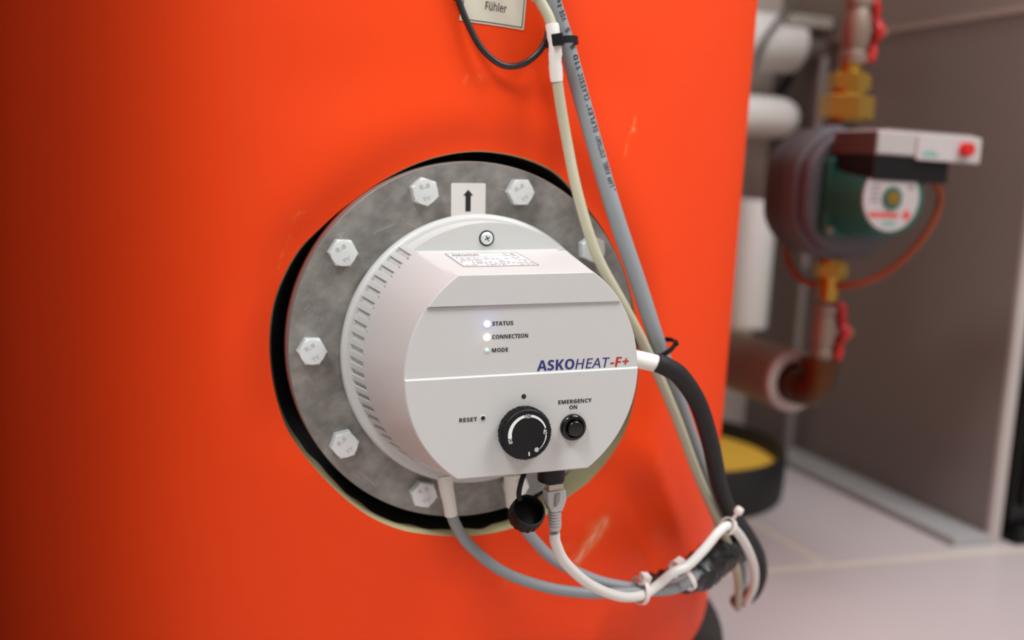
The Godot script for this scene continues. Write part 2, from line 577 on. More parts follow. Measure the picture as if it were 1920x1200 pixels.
func sensor_label(t: Node3D, back: Transform3D) -> void:
	# a printed card stuck to the jacket, bent with it
	var o := Vector2(-0.0204, 0.2386)
	var ex := Vector2(0.0503, -0.0004).rotated(-0.035)
	var ey := Vector2(0.0005, 0.04).rotated(-0.035)
	var at := func(u: float, v: float, off: float) -> Vector3:
		var q: Vector2 = o + ex * u + ey * v
		return on_tank(q.x, q.y, off)
	var card := Shape.new()
	var line := Shape.new()
	var strip := func(s: Shape, u0: float, v0: float, u1: float, v1: float, off: float) -> void:
		var k := 8 if absf(u1 - u0) > 0.2 else 1
		for i in k:
			var a := lerpf(u0, u1, float(i) / k)
			var b := lerpf(u0, u1, float(i + 1) / k)
			var n := Vector3(0, 0, 1)
			s.flat(at.call(a, v0, off), at.call(b, v0, off), at.call(b, v1, off), at.call(a, v1, off), n)
			s.flat(at.call(a, v0, 0), at.call(b, v0, 0), at.call(b, v0, off), at.call(a, v0, off), Vector3.DOWN)
	strip.call(card, 0, 0, 1, 1, 0.0006)
	var m := 0.03
	var w := 0.012
	for e in [[m, m, 1 - m, m + w * 1.2], [m, 1 - m - w, 1 - m, 1 - m], [m, m, m + w, 1 - m], [1 - m - w, m, 1 - m, 1 - m]]: strip.call(line, e[0], e[1], e[2], e[3], 0.0008)
	var lab := obj("sensor_label", card, mat("label_card", "d9d3c0", 0.5), t, back)
	lab.set_meta("label", "cream printed label with a black frame reading Fühler")
	obj("frame_line", line, mats.ink, lab)
	var s := Shape.new()
	var a: Vector3 = at.call(0.37, 0.235 + 0.02, 0.0008)
	var x: Vector3 = (at.call(0.73, 0.235, 0.0008) - at.call(0.37, 0.235, 0.0008))
	var y: Vector3 = (at.call(0.5, 0.6, 0.0008) - at.call(0.5, 0.2, 0.0008)).normalized()
	letters(s, "Fühler", Transform3D(Basis(x.normalized(), y, x.normalized().cross(y)), a), x.length() * 0.9, 0.0062)
	obj("lettering", s, mat("grey_ink", "4a4a48", 0.6), lab)


# ---------------------------------------------------------------- flange
func flange() -> void:
	var steel := StandardMaterial3D.new()
	steel.resource_name = "bare_steel"
	steel.metallic = 0.35
	steel.roughness = 0.46
	var im := Image.create(1024, 1024, false, Image.FORMAT_RGBA8)
	var f := FastNoiseLite.new()
	f.seed = 5; f.frequency = 0.008; f.fractal_octaves = 5
	var f2 := FastNoiseLite.new()
	f2.seed = 9; f2.frequency = 0.03; f2.fractal_octaves = 3
	for y in 1024:
		for x in 1024:
			var k := 0.52 + 0.10 * f.get_noise_2d(x, y) + 0.05 * f2.get_noise_2d(x * 0.8 + y * 0.3, y)
			im.set_pixel(x, y, Color(k * 1.02, k, k * 0.955))
	for e in [[-0.074, 0.085, -0.06, 0.091], [-0.05, 0.092, -0.04, 0.088], [-0.088, -0.093, -0.075, -0.105], [-0.03, -0.122, -0.005, -0.118], [-0.1, 0.085, -0.096, 0.079], [0.02, 0.118, 0.03, 0.116], [-0.125, 0.03, -0.122, 0.034]]:
		for k in 300:
			var q := Vector2(lerpf(e[0], e[2], k / 299.0), lerpf(e[1], e[3], k / 299.0))
			im.set_pixel(int(512 + q.x * 3400), int(512 - q.y * 3400), Color(0.7, 0.67, 0.63))
	for r: float in [0.127, 0.117]:
		for k in 46:
			var q := Vector2.from_angle(2.55 + k * 0.018) * r
			for e in 2: im.set_pixel(int(512 + q.x * 3400), int(512 - q.y * 3400) + e, Color(0.3, 0.29, 0.27))
	steel.albedo_texture = ImageTexture.create_from_image(im)
	steel.uv1_scale = Vector3(3400.0 / 1024, -3400.0 / 1024, 1)
	steel.uv1_offset = Vector3(0.5, 0.5, 0)
	steel.heightmap_enabled = true
	steel.heightmap_texture = noise_tex(0.05, 4, 31)
	steel.heightmap_scale = 0.012
	var t := thing("steel_flange", "round bare-steel flange plate bolted into the cut-out of the orange tank", "flange")
	t.rotation.z = TILT
	var s := Shape.new()
	extrude(s, circle(0.1377, 144), -0.012, 0.0, 0.0007)
	obj("plate", s, steel, t)
	s = Shape.new()
	extrude(s, circle(0.13805, 144), -0.0165, -0.012, 0.0005)
	obj("gasket", s, mat("gasket_red", "6e2418", 0.6), t)
	s = Shape.new()
	lathe(s, [Vector2(0.12, -0.09), Vector2(0.12, -0.0165)], 64, along_z())
	obj("neck", s, mat("neck_dark", "1c1916", 0.7, 0.4), t)
	var turn := [12.0, 27.0, 28.0, 40.0, 17.0, 22.0, 10.0, 35.0, 5.0, 30.0]
	var stampings := ["8.8", "8.8", "8.8", "8.8", "8.8", "TY", "8.8", "8.8", "8.8", "8.8"]
	for i in 10:
		var a := PI / 2 + PI / 10 + TAU * i / 10
		var b := Node3D.new()
		b.name = "bolt"
		b.position = Vector3(cos(a) * 0.121, sin(a) * 0.121, 0)
		b.rotation.z = deg_to_rad(turn[i])
		t.add_child(b, true)
		var h := Shape.new()
		var hex := PackedVector2Array()
		for k in 6: hex.append(Vector2.from_angle(TAU * k / 6 + PI / 6) * 0.0109)
		extrude(h, hex, 0.0, 0.0078, 0.0006)
		lathe(h, [Vector2(0.0094, 0.0078), Vector2(0.0092, 0.0083), Vector2(0.0086, 0.00845), Vector2(0, 0.00845)], 36, along_z())
		obj("head", h, mats.zinc, b)
		h = Shape.new()
		letters(h, "8.8", Transform3D(Basis(), Vector3(-0.004, 0.003, 0.0084)), 0.008, 0.003, true, 0.0, 0.00035)
		letters(h, "TY", Transform3D(Basis(), Vector3(-0.003, -0.0062, 0.0084)), 0.006, 0.003, true, 0.0, 0.00035)
		obj("grade_stamp", h, mat("zinc_stamp", "c4c9c8", 0.42, 0.35), b)
	var st := obj("direction_sticker", block(-0.0158, 0.094, 0.0, 0.0112, 0.1215, 0.0004, 0.0001, 0.0012), mat("sticker", "d8d3cd", 0.5), t)
	st.set_meta("label", "white sticker with a black arrow pointing up")
	s = Shape.new()
	var ar := PackedVector2Array([Vector2(-0.002, 0.0), Vector2(0.002, 0.0), Vector2(0.002, 0.0118), Vector2(0.0039, 0.0118), Vector2(0, 0.0161), Vector2(-0.0039, 0.0118), Vector2(-0.002, 0.0118)])
	extrude(s, ar, 0.0004, 0.0006, 0.0, Transform3D(Basis(), Vector3(-0.0026, 0.1005, 0)))
	obj("arrow", s, mats.ink, st)
	s = Shape.new()
	letters(s, "OBEN", Transform3D(Basis(), Vector3(-0.0085, 0.0945, 0.0004)), 0.0125, 0.0032, true)
	obj("lettering", s, mats.ink, st)


# ---------------------------------------------------------------- heater
const Z_FACE := 0.12

func shell_point(a: float, z: float, chords: bool) -> Vector3:
	var k := (z - 0.035) / 0.085
	var r := lerpf(0.0952, 0.0822, k)
	var c := Vector2(lerpf(0.0035, 0.0018, k), -0.001)
	var p := c + Vector2.from_angle(a) * r
	if chords:
		var top := lerpf(0.0745, 0.0664, k)
		var low := lerpf(-0.0755, -0.0686, k)
		p.y = clampf(p.y, low, top)
	return Vector3(p.x, p.y, z)


func in_vents(a: float) -> bool:
	return absf(angle_difference(a, PI + 0.13)) < 1.05 or absf(angle_difference(a, -0.13)) < 1.05


func heater() -> void:
	var W: Material = mats.white_plastic
	var t := thing("immersion_heater", "white round electric heater with printed front panel, black knob and lamps, on the steel flange", "heater")
	t.rotation.z = TILT
	var s := Shape.new()
	lathe(s, [Vector2(0.07, 0.0003), Vector2(0.1008, 0.0003), Vector2(0.1026, 0.0018), Vector2(0.1035, 0.0045), Vector2(0.1035, 0.009), Vector2(0.1027, 0.0108), Vector2(0.1012, 0.0120), Vector2(0.0998, 0.0125), Vector2(0.085, 0.0126)], 120, along_z(Vector3(0.003, -0.0045, 0)))
	obj("base_ring", s, W, t)
	# the housing: a tapering drum with flats above and below
	s = Shape.new()
	var N := 192
	var zs := [0.0352, 0.039, 0.043, 0.054, 0.065, 0.08, 0.095, 0.11, 0.1176]
	var nrm := func(a: float, z: float, edge: int) -> Vector3:
		var e := 0.004
		var du: Vector3 = shell_point(a + (e if edge >= 0 else 0.0), z, true) - shell_point(a - (e if edge <= 0 else 0.0), z, true)
		var dz: Vector3 = shell_point(a, z + e, true) - shell_point(a, z, true)
		return du.cross(dz).normalized()
	for j in zs.size() - 1:
		for i in N:
			if j < 2 and in_vents(TAU * (i + 0.5) / N): continue
			var a0 := TAU * i / N
			var a1 := TAU * (i + 1) / N
			var z0: float = zs[j]
			var z1: float = zs[j + 1]
			s.quad(shell_point(a0, z0, true), shell_point(a1, z0, true), shell_point(a1, z1, true), shell_point(a0, z1, true), nrm.call(a0, z0, 1), nrm.call(a1, z0, -1), nrm.call(a1, z1, -1), nrm.call(a0, z1, 1))
	# rounded front edge and front
	var ctr := Vector3(0.0018, 0, Z_FACE - 0.0012)
	for i in N:
		var a0 := TAU * i / N
		var a1 := TAU * (i + 1) / N
		var q := []
		for a in [a0, a1]:
			var p := shell_point(a, 0.1176, true)
			var n: Vector3 = nrm.call(a, 0.1176, 1 if a == a0 else -1)
			var inn := p - Vector3(n.x, n.y, 0).normalized() * 0.0009
			q.append([p, n, Vector3(inn.x, inn.y, Z_FACE - 0.0012)])
		s.quad(q[0][0], q[1][0], q[1][2], q[0][2], q[0][1], q[1][1], (q[1][1] * 0.4 + Vector3.BACK).normalized(), (q[0][1] * 0.4 + Vector3.BACK).normalized())
		s.tri(q[0][2], q[1][2], ctr, Vector3.BACK, Vector3.BACK, Vector3.BACK)
	# shelf above and below the flats
	for sgn in [1, -1]:
		for i in 64:
			var y_at := 0.0745 if sgn > 0 else -0.0755
			var half := asin(0.0755 / 0.0952) if sgn > 0 else asin(0.0745 / 0.0952)
			var a0: float = sgn * lerpf(half, PI - half, i / 64.0)
			var a1: float = sgn * lerpf(half, PI - half, (i + 1) / 64.0)
			var p0 := shell_point(a0, 0.035, false)
			var p1 := shell_point(a1, 0.035, false)
			p0.z = 0.0352; p1.z = 0.0352
			var q0 := Vector3(p0.x, y_at, 0.0352)
			var q1 := Vector3(p1.x, y_at, 0.0352)
			s.flat(p0, p1, q1, q0, Vector3.BACK)
			if in_vents((a0 + a1) * 0.5): continue
			var r0 := Vector3(p0.x, p0.y, 0.0122)
			var r1 := Vector3(p1.x, p1.y, 0.0122)
			var k0 := Vector3(cos(a0), sin(a0), 0.15).normalized()
			var k1 := Vector3(cos(a1), sin(a1), 0.15).normalized()
			s.quad(p0, p1, r1, r0, k0, k1, k1, k0)
	obj("housing", s, W, t)
	for mid: float in [PI - 0.13, 0.13]:
		s = Shape.new()
		lathe(s, [Vector2(0.0962, 0.0115), Vector2(0.0914, 0.0433)], 70, along_z(Vector3(0.0035, -0.001, 0)), mid - 1.07, mid + 1.07)
		var ch := obj("vent_channel", s, W, t)
		s = Shape.new()
		lathe(s, [Vector2(0.0900, 0.0432), Vector2(0.0938, 0.0431)], 70, along_z(Vector3(0.0035, -0.001, 0)), mid - 1.07, mid + 1.07)
		obj("channel_edge", s, W, ch)
	var turned := Basis(Vector3.RIGHT, Vector3.BACK, Vector3.DOWN)
	var rib := Shape.new()
	extrude(rib, PackedVector2Array([Vector2(0.0905, 0.0118), Vector2(0.0987, 0.0118), Vector2(0.0941, 0.0434), Vector2(0.0905, 0.0434)]), -0.0021, 0.0021, 0.0003, Transform3D(turned, Vector3.ZERO))
	var tab := Shape.new()
	extrude(tab, PackedVector2Array([Vector2(0.0905, 0.0335), Vector2(0.0934, 0.0335), Vector2(0.0944, 0.0405), Vector2(0.0940, 0.0434), Vector2(0.0905, 0.0434)]), -0.0012, 0.0024, 0.0003, Transform3D(turned, Vector3.ZERO))
	var rib_mesh := rib.mesh()
	var tab_mesh := tab.mesh()
	for side in 2:
		for k in 24:
			var a := (PI + 0.13 if side == 0 else -0.13) + (k - 11.5) * 0.0905
			if side == 0 and k == 23 or side == 1 and k == 0: continue
			var xf := Transform3D(Basis(Vector3.BACK, a), Vector3(0.0035, -0.001, 0))
			obj("vent_rib", rib_mesh, W, t, xf)
			obj("vent_tab", tab_mesh, W, t, Transform3D(Basis(Vector3.BACK, a + 0.0452), Vector3(0.0035, -0.001, 0)))
	# raised front plates above and below the lamp panel
	var fc := Vector2(0.0018, -0.001)
	s = Shape.new()
	extrude(s, clipped(0.08235, fc, 0.0459, 0.0667), Z_FACE - 0.0016, Z_FACE + 0.0001, 0.0006)
	obj("upper_panel", s, W, t)
	s = Shape.new()
	extrude(s, clipped(0.0823, fc, -0.0688, 0.0003), Z_FACE - 0.0016, Z_FACE + 0.0002, 0.0010)
	var low := obj("control_panel", s, W, t)
	# screw on the shelf
	s = Shape.new()
	lathe(s, [Vector2(0.0058, 0.0354), Vector2(0.0052, 0.0356), Vector2(0.0049, 0.0353), Vector2(0.0, 0.0353)], 40, along_z())
	var sx := Transform3D(Basis(), Vector3(0.001, 0.083, 0))
	var scr := obj("recess", s, mat("recess_dark", "20282a", 0.5), t, sx)
	s = Shape.new()
	lathe(s, [Vector2(0.0046, 0.0352), Vector2(0.0046, 0.0362), Vector2(0.004, 0.0369), Vector2(0.002, 0.0373), Vector2(0, 0.0373)], 40, along_z())
	var sh := obj("screw", s, mats.zinc, t, sx)
	s = Shape.new()
	for a in [0.5, 0.5 + PI / 2]:
		extrude(s, rect(-0.0022, -0.0004, 0.0022, 0.0004), 0.0370, 0.03745, 0.0, Transform3D(Basis(Vector3.BACK, a), Vector3.ZERO))
	obj("cross_slot", s, mat("slot_blue", "41566a", 0.5, 0.5), sh)
	# rating plate on the sloping top
	var tilt := Transform3D(Basis(Vector3(1, 0, 0), Vector3(0, 0.0953, -1).normalized(), Vector3(0, 1, 0.0953).normalized()), Vector3(-0.034, 0.06895, 0.0945))
	tilt.origin += tilt.basis.z * 0.0003
	var plate := obj("rating_label", block(-0.0003, -0.0003, -0.0002, 0.0537, 0.046, 0.0, 0.0), mat("label_white", "e2dedb", 0.45), t, tilt)
	plate.set_meta("label", "white rating label with fine dark print")
	s = Shape.new()
	var hl := func(x0: float, y0: float, x1: float, y1: float) -> void: extrude(s, rect(x0, y0, x1, y1), 0.0, 0.0001)
	hl.call(0, 0, 0.0534, 0.0005); hl.call(0, 0.0452, 0.0534, 0.0457); hl.call(0, 0, 0.0005, 0.0457); hl.call(0.0529, 0, 0.0534, 0.0457); hl.call(0, 0.034, 0.0534, 0.0344)
	for k in 6:
		var y := 0.003 + k * 0.005
		var x := 0.002 + (k % 2) * 0.001
		while x < 0.050:
			var w := rng.randf_range(0.0012, 0.005)
			if rng.randf() < 0.72: hl.call(x, y, minf(x + w, 0.052), y + 0.0014)
			x += w + 0.0012
	letters(s, "ASKOHEAT", Transform3D(Basis(), Vector3(0.003, 0.036, 0)), 0.02, 0.0065, true, 0.0, 0.0001)
	letters(s, "CE", Transform3D(Basis(), Vector3(0.041, 0.036, 0)), 0.009, 0.0065, false, 0.0, 0.0001)
	obj("print", s, mat("fine_print", "575356", 0.6), plate)
	# lamps
	var zp := Z_FACE - 0.0012
	for e in [["status_lamp", 0.0341, Color(0.45, 0.5, 1.0), 7.0, 0.0022], ["connection_lamp", 0.0253, Color(1.0, 0.9, 0.62), 7.0, 0.0022], ["mode_lamp", 0.0167, Color(0.5, 0.9, 0.68), 0.35, 0.0015]]:
		var g := StandardMaterial3D.new()
		g.resource_name = e[0]
		g.albedo_color = Color(0.8, 0.85, 0.85)
		g.emission_enabled = true
		g.emission = e[2]
		g.emission_energy_multiplier = e[3]
		s = Shape.new()
		lathe(s, [Vector2(e[4], -0.0005), Vector2(e[4], 0.0002), Vector2(e[4] * 0.8, 0.0007), Vector2(e[4] * 0.4, 0.001), Vector2(0, 0.0011)], 24, along_z())
		obj(e[0], s, g, t, Transform3D(Basis(), Vector3(-0.0251, e[1], zp)))
		if e[3] > 1.0:
			var l := OmniLight3D.new()
			l.name = "lamp_glow"
			l.position = Vector3(-0.0251, e[1], zp + 0.005)
			l.light_color = e[2]
			l.light_energy = 0.00004 if e[0] == "status_lamp" else 0.000012
			l.light_size = 0.001
			l.omni_range = 5.0
			l.omni_attenuation = 2.0
			l.shadow_enabled = true
			t.add_child(l, true)
	# lettering of the front
	s = Shape.new()
	letters(s, "STATUS", Transform3D(Basis(), Vector3(-0.0216, 0.0328, zp)), 0.0144, 0.0027, true)
	letters(s, "CONNECTION", Transform3D(Basis(), Vector3(-0.0216, 0.0240, zp)), 0.0249, 0.0027, true)
	letters(s, "MODE", Transform3D(Basis(), Vector3(-0.0216, 0.0152, zp)), 0.0111, 0.0027, true)
	obj("lamp_lettering", s, mats.ink, t)
	s = Shape.new()
	letters(s, "ASKO", Transform3D(Basis(), Vector3(0.0101, 0.0011, zp)), 0.0266, 0.0070, true, 0.04)
	letters(s, "HEAT", Transform3D(Basis(), Vector3(0.0377, 0.0011, zp)), 0.0240, 0.0067, false, 0.18)
	var logo := obj("logo_lettering", s, mats.logo_blue, t)
	s = Shape.new()
	letters(s, "-F+", Transform3D(Basis(), Vector3(0.0632, 0.0012, zp)), 0.0134, 0.0066, true, 0.15)
	obj("logo_suffix", s, mats.logo_red, logo)
	var zl := Z_FACE + 0.0002
	s = Shape.new()
	letters(s, "RESET", Transform3D(Basis(), Vector3(-0.0439, -0.0299, zl)), 0.0121, 0.0027, true)
	letters(s, "EMERGENCY", Transform3D(Basis(), Vector3(0.0254, -0.0222, zl)), 0.0242, 0.0027, true)
	letters(s, "ON", Transform3D(Basis(), Vector3(0.0335, -0.0262, zl)), 0.0056, 0.0027, true)
	obj("lettering", s, mats.ink, low)
	s = Shape.new()
	extrude(s, circle(0.0016, 24), zl - 0.0002, zl + 0.0002, 0, Transform3D(Basis(), Vector3(0.0006, -0.0153, 0)))
	obj("index_dot", s, mats.ink, low)
	s = Shape.new()
	lathe(s, [Vector2(0.0023, 0.0), Vector2(0.0021, 0.0003), Vector2(0.0016, 0.0004), Vector2(0.0015, 0.0001), Vector2(0.0, 0.0001)], 24, along_z(Vector3(-0.0277, -0.0282, zl)))
	obj("reset_rim", s, W, low)
	s = Shape.new()
	extrude(s, circle(0.0014, 20), zl + 0.0001, zl + 0.0003, 0, Transform3D(Basis(), Vector3(-0.0277, -0.0282, 0)))
	obj("reset_hole", s, mats.black_rubber, low)
	knob(t, Vector3(0.0003, -0.0391, zl))
	# push button
	s = Shape.new()
	lathe(s, [Vector2(0.0092, 0.0), Vector2(0.0092, 0.0012), Vector2(0.0087, 0.0028), Vector2(0.0077, 0.0036), Vector2(0.0067, 0.0036), Vector2(0.006, 0.0028), Vector2(0.0059, 0.0008), Vector2(0, 0.0008)], 48, along_z())
	var b := obj("emergency_button", s, mats.gloss_black, t, Transform3D(Basis(), Vector3(0.0362, -0.0387, zl)))
	s = Shape.new()
	lathe(s, [Vector2(0.0053, 0.0008), Vector2(0.0053, 0.0052), Vector2(0.0049, 0.006), Vector2(0.0042, 0.0063), Vector2(0.0, 0.0060)], 40, along_z())
	obj("button_cap", s, mats.gloss_black, b)
	# cable sleeves (world coordinates taken back into the tilted frame)
	var inv := t.transform.affine_inverse()
	s = Shape.new()
	var line := smooth([Vector3(0.0815, -0.0005, 0.052), Vector3(0.1045, -0.0008, 0.0605), Vector3(0.1273, -0.0045, 0.0684)], 8)
	tube(s, line, func(k: float) -> float: return lerpf(0.0072, 0.0064, k) if k < 0.96 else 0.0058, 28)
	obj("power_sleeve", s, mats.sleeve_white, t, inv)
	s = Shape.new()
	tube(s, smooth([Vector3(-0.025, -0.0942, 0.034), Vector3(-0.024, -0.1026, 0.036), Vector3(-0.0217, -0.1126, 0.037), Vector3(-0.0195, -0.1234, 0.037)], 6), func(k: float) -> float: return lerpf(0.0060, 0.0049, minf(k * 1.4, 1.0)), 24)
	obj("cable_sleeve", s, mats.sleeve_white, t, inv)
	s = Shape.new()
	tube(s, smooth([Vector3(0.0295, -0.0977, 0.026), Vector3(0.0301, -0.1083, 0.026), Vector3(0.0319, -0.1229, 0.027)], 6), func(k: float) -> float: return lerpf(0.0052, 0.0044, k), 24)
	obj("cable_sleeve", s, mats.sleeve_white, t, inv)
	s = Shape.new()
	extrude(s, circle(0.0042, 24), 0.0, 0.003, 0.0006, Transform3D(Basis(Vector3.RIGHT, PI / 2), Vector3(-0.012, -0.0715, 0.085)))
	obj("foot", s, W, t)
	# network socket with its tethered cap
	s = Shape.new()
	lathe(s, [Vector2(0.0, -0.0165), Vector2(0.0088, -0.0165), Vector2(0.0096, -0.0158), Vector2(0.0099, -0.0148), Vector2(0.0099, -0.004), Vector2(0.0102, -0.0035), Vector2(0.0102, 0.0)], 48)
	obj("network_socket", s, mats.black_plastic, t, Transform3D(Basis(), Vector3(0.0361, -0.0712, 0.083)))
	s = Shape.new()
	tube(s, smooth([Vector3(0.022, -0.0818, 0.075), Vector3(0.0173, -0.0866, 0.082), Vector3(0.0154, -0.0937, 0.084), Vector3(0.0165, -0.0989, 0.084)], 8), 0.0021, 12, 0.6)
	obj("cap_strap", s, mats.black_rubber, t, inv)
	var cap := Shape.new()
	var prof := [Vector2(0, -0.012), Vector2(0.0108, -0.012), Vector2(0.0119, -0.011), Vector2(0.0121, -0.009), Vector2(0.0124, 0.0), Vector2(0.0120, 0.001), Vector2(0.0109, 0.001), Vector2(0.0104, 0.0), Vector2(0.0104, -0.009), Vector2(0, -0.0092)]
	lathe(cap, prof, 48)
	var axis := Vector3(0.02, 0.62, 0.66).normalized()
	var bx := Vector3.RIGHT.slide(axis).normalized()
	var cx := Transform3D(Basis(bx, axis, bx.cross(axis)), Vector3(0.0222, -0.1055, 0.088))
	var dc := obj("dust_cap", cap, mats.black_plastic, t, inv * cx)
	for k in 16:
		var r := Shape.new()
		extrude(r, rect(0.0112, -0.0014, 0.01262, 0.0014, 0.0003), -0.0102, -0.002, 0.0003, Transform3D(Basis(Vector3.RIGHT, -PI / 2), Vector3.ZERO))
		obj("grip_ridge", r, mats.black_plastic, dc, Transform3D(Basis(Vector3.UP, TAU * k / 16), Vector3.ZERO))


func knob(t: Node3D, at: Vector3) -> void:
	var p := PackedVector2Array()
	for k in 180: p.append(Vector2.from_angle(TAU * k / 180) * (0.0178 if k % 3 == 0 else 0.0171))
	var s := Shape.new()
	extrude(s, p, 0.0004, 0.0072)
	lathe(s, [Vector2(0.0172, 0.0072), Vector2(0.0170, 0.0082), Vector2(0.0163, 0.0091), Vector2(0.0156, 0.0093), Vector2(0.0150, 0.0091), Vector2(0.0, 0.0091)], 96, along_z())
	var k := obj("thermostat_knob", s, mat("knob_black", "131315", 0.5, 0.0, 0.35), t, Transform3D(Basis(), at))
	k.set_meta("label", "round black knurled knob with a white temperature scale")
	s = Shape.new()
	var z := 0.0091
	var arc := func(d0: float, d1: float, in0: float, in1: float) -> void:
		for i in 40:
			var a := deg_to_rad(lerpf(d0, d1, i / 40.0))
			var b := deg_to_rad(lerpf(d0, d1, (i + 1) / 40.0))
			var u := Vector3(cos(a), sin(a), 0)
			var v := Vector3(cos(b), sin(b), 0)
			var q := Vector3(0, 0, z + 0.0002)
			s.flat(u * 0.0136 + q, v * 0.0136 + q, v * lerpf(in0, in1, (i + 1) / 40.0) + q, u * lerpf(in0, in1, i / 40.0) + q, Vector3.BACK)
	arc.call(188.0, 100.0, 0.0109, 0.0118)
	arc.call(80.0, 16.0, 0.0118, 0.0127)
	arc.call(-4.0, -50.0, 0.0128, 0.0133)
	for e in [["85", 197.0], ["60", 90.0], ["40", 6.0]]:
		var a := deg_to_rad(e[1])
		var up := Vector3(cos(a), sin(a), 0)
		var ex := Vector3(sin(a), -cos(a), 0)
		letters(s, e[0], Transform3D(Basis(ex, up, Vector3.BACK), up * 0.0112 - ex * 0.0017 + Vector3(0, 0, z)), 0.0034, 0.0025, false, 0.0)
	var sc := Vector3.ZERO + Vector3(cos(deg_to_rad(-58.0)), sin(deg_to_rad(-58.0)), 0) * 0.0126
	for i in 6:
		var a := TAU * i / 6 + 0.2
		var xf := Transform3D(Basis(Vector3.BACK, a), sc + Vector3(0, 0, z))
		extrude(s, rect(0, -0.0002, 0.0017, 0.0002), 0.0, 0.0002, 0.0, xf)
		for g in [0.9, -0.9]:
			extrude(s, rect(0, -0.00017, 0.0007, 0.00017), 0.0, 0.0002, 0.0, xf * Transform3D(Basis(Vector3.BACK, g), Vector3(0.0009, 0, 0)))
	extrude(s, rect(-0.0004, -0.0013, 0.0004, 0.0013), 0.0, 0.0002, 0.0, Transform3D(Basis(Vector3.BACK, 0.06), Vector3(0.0014, -0.0131, z)))
	obj("temperature_scale", s, mats.white_print, k)


# ---------------------------------------------------------------- cables
func printing(parent: Node, line: PackedVector3Array, r: float, what: Array, cap: float, m: Material, lean_to: Vector3, backwards: bool) -> void:
	# small letters laid one by one on the round sheath
	var s := Shape.new()
	var pts := line.duplicate()
	if backwards: pts.reverse()
	var acc := PackedFloat32Array([0.0])
	for i in range(1, pts.size()): acc.append(acc[-1] + pts[i].distance_to(pts[i - 1]))
	for e in what:
		var d: float = e[0]
		var word: String = e[2]
		var unit: float = e[1] / (text_aspect(word) + 0.24 * (word.length() - 1))
		for c in word:
			var w: float = unit * text_aspect(c)
			if c != " ":
				var i := 0
				while i < acc.size() - 2 and acc[i + 1] < d: i += 1
				var p := pts[i].lerp(pts[i + 1], (d - acc[i]) / maxf(acc[i + 1] - acc[i], 1e-6))
				var x := (pts[i + 1] - pts[i]).normalized()
				var n := lean_to.slide(x).normalized()
				var y := n.cross(x)
				var lift := 0.72 if c == "'" else 0.4 if c == "-" else 0.0
				letters(s, c, Transform3D(Basis(x, y, n), p + n * r * 0.985 - y * cap * (0.5 - lift)), w, cap * (0.12 if c == "-" else 0.25 if c in ".'" else 1.22 if c == "Ö" else 0.8 if c == "e" else 1.0), true, 0.0, r * 0.03)
			d += w + unit * 0.24
	obj("printing", s, m, parent)


func cable(called: String, label: String, pts: Array, r: float, m: Material, sub := 8) -> Node3D:
	var c := thing(called, label, "cable")
	var s := Shape.new()
	tube(s, smooth(pts, sub), r, 18)
	obj("sheath", s, m, c)
	return c


func tie(label: String, at: Vector3, axis: Vector3, toward: Vector3, ru: float, rv: float, m: Material, tail: float, head_at := 0.0, head := 0.0032, h := 0.0019) -> void:
	# a band round the cables (ru towards 'toward', rv across), a square head and a cut tail
	var t := thing("cable_tie", label, "cable tie", at)
	var z := axis.normalized()
	var x := toward.slide(z).normalized()
	var xf := Transform3D(Basis(x, z.cross(x), z), Vector3.ZERO)
	var s := Shape.new()
	var n := 40
	for i in n:
		var q := []
		for k in 2:
			var a := TAU * (i + k) / n
			var o := Vector2(cos(a) * ru, sin(a) * rv)
			var nn := Vector2(cos(a) / ru, sin(a) / rv).normalized()
			q.append([o, o + nn * 0.0012, nn])
		var a: Vector2 = q[0][1]; var b: Vector2 = q[1][1]; var c: Vector2 = q[0][0]; var d: Vector2 = q[1][0]
		var na := xf * Vector3(q[0][2].x, q[0][2].y, 0); var nb := xf * Vector3(q[1][2].x, q[1][2].y, 0)
		s.quad(xf * Vector3(a.x, a.y, -h), xf * Vector3(b.x, b.y, -h), xf * Vector3(b.x, b.y, h), xf * Vector3(a.x, a.y, h), na, nb, nb, na)
		s.quad(xf * Vector3(c.x, c.y, -h), xf * Vector3(d.x, d.y, -h), xf * Vector3(d.x, d.y, h), xf * Vector3(c.x, c.y, h), -na, -nb, -nb, -na)
		for e in [h, -h]:
			s.flat(xf * Vector3(a.x, a.y, e), xf * Vector3(b.x, b.y, e), xf * Vector3(d.x, d.y, e), xf * Vector3(c.x, c.y, e), xf.basis.z * signf(e))
	obj("strap", s, m, t)
	var ha := Vector2(cos(head_at) * ru, sin(head_at) * rv)
	var hn := Vector2(cos(head_at) / ru, sin(head_at) / rv).normalized()
	var hx := Vector3(hn.x, hn.y, 0)
	var hf := xf * Transform3D(Basis(hx, Vector3.BACK.cross(hx), Vector3.BACK), Vector3(ha.x, ha.y, 0))
	var b := Shape.new()
	var fr := Transform3D(Basis(Vector3.UP, Vector3.BACK, Vector3.RIGHT), Vector3.ZERO)
	extrude(b, rect(-head, -head, head, head, 0.0007), 0.0, head * 1.5, 0.0009, hf * fr)
	obj("head", b, m, t)
	if tail > 0:
		var e := Shape.new()
		extrude(e, rect(-0.0006, -0.0018, 0.0006, 0.0018), head, head + tail, 0.0002, hf * Transform3D(Basis(Vector3.UP, Vector3.BACK, Vector3.RIGHT), Vector3.ZERO))
		obj("tail", e, m, t)


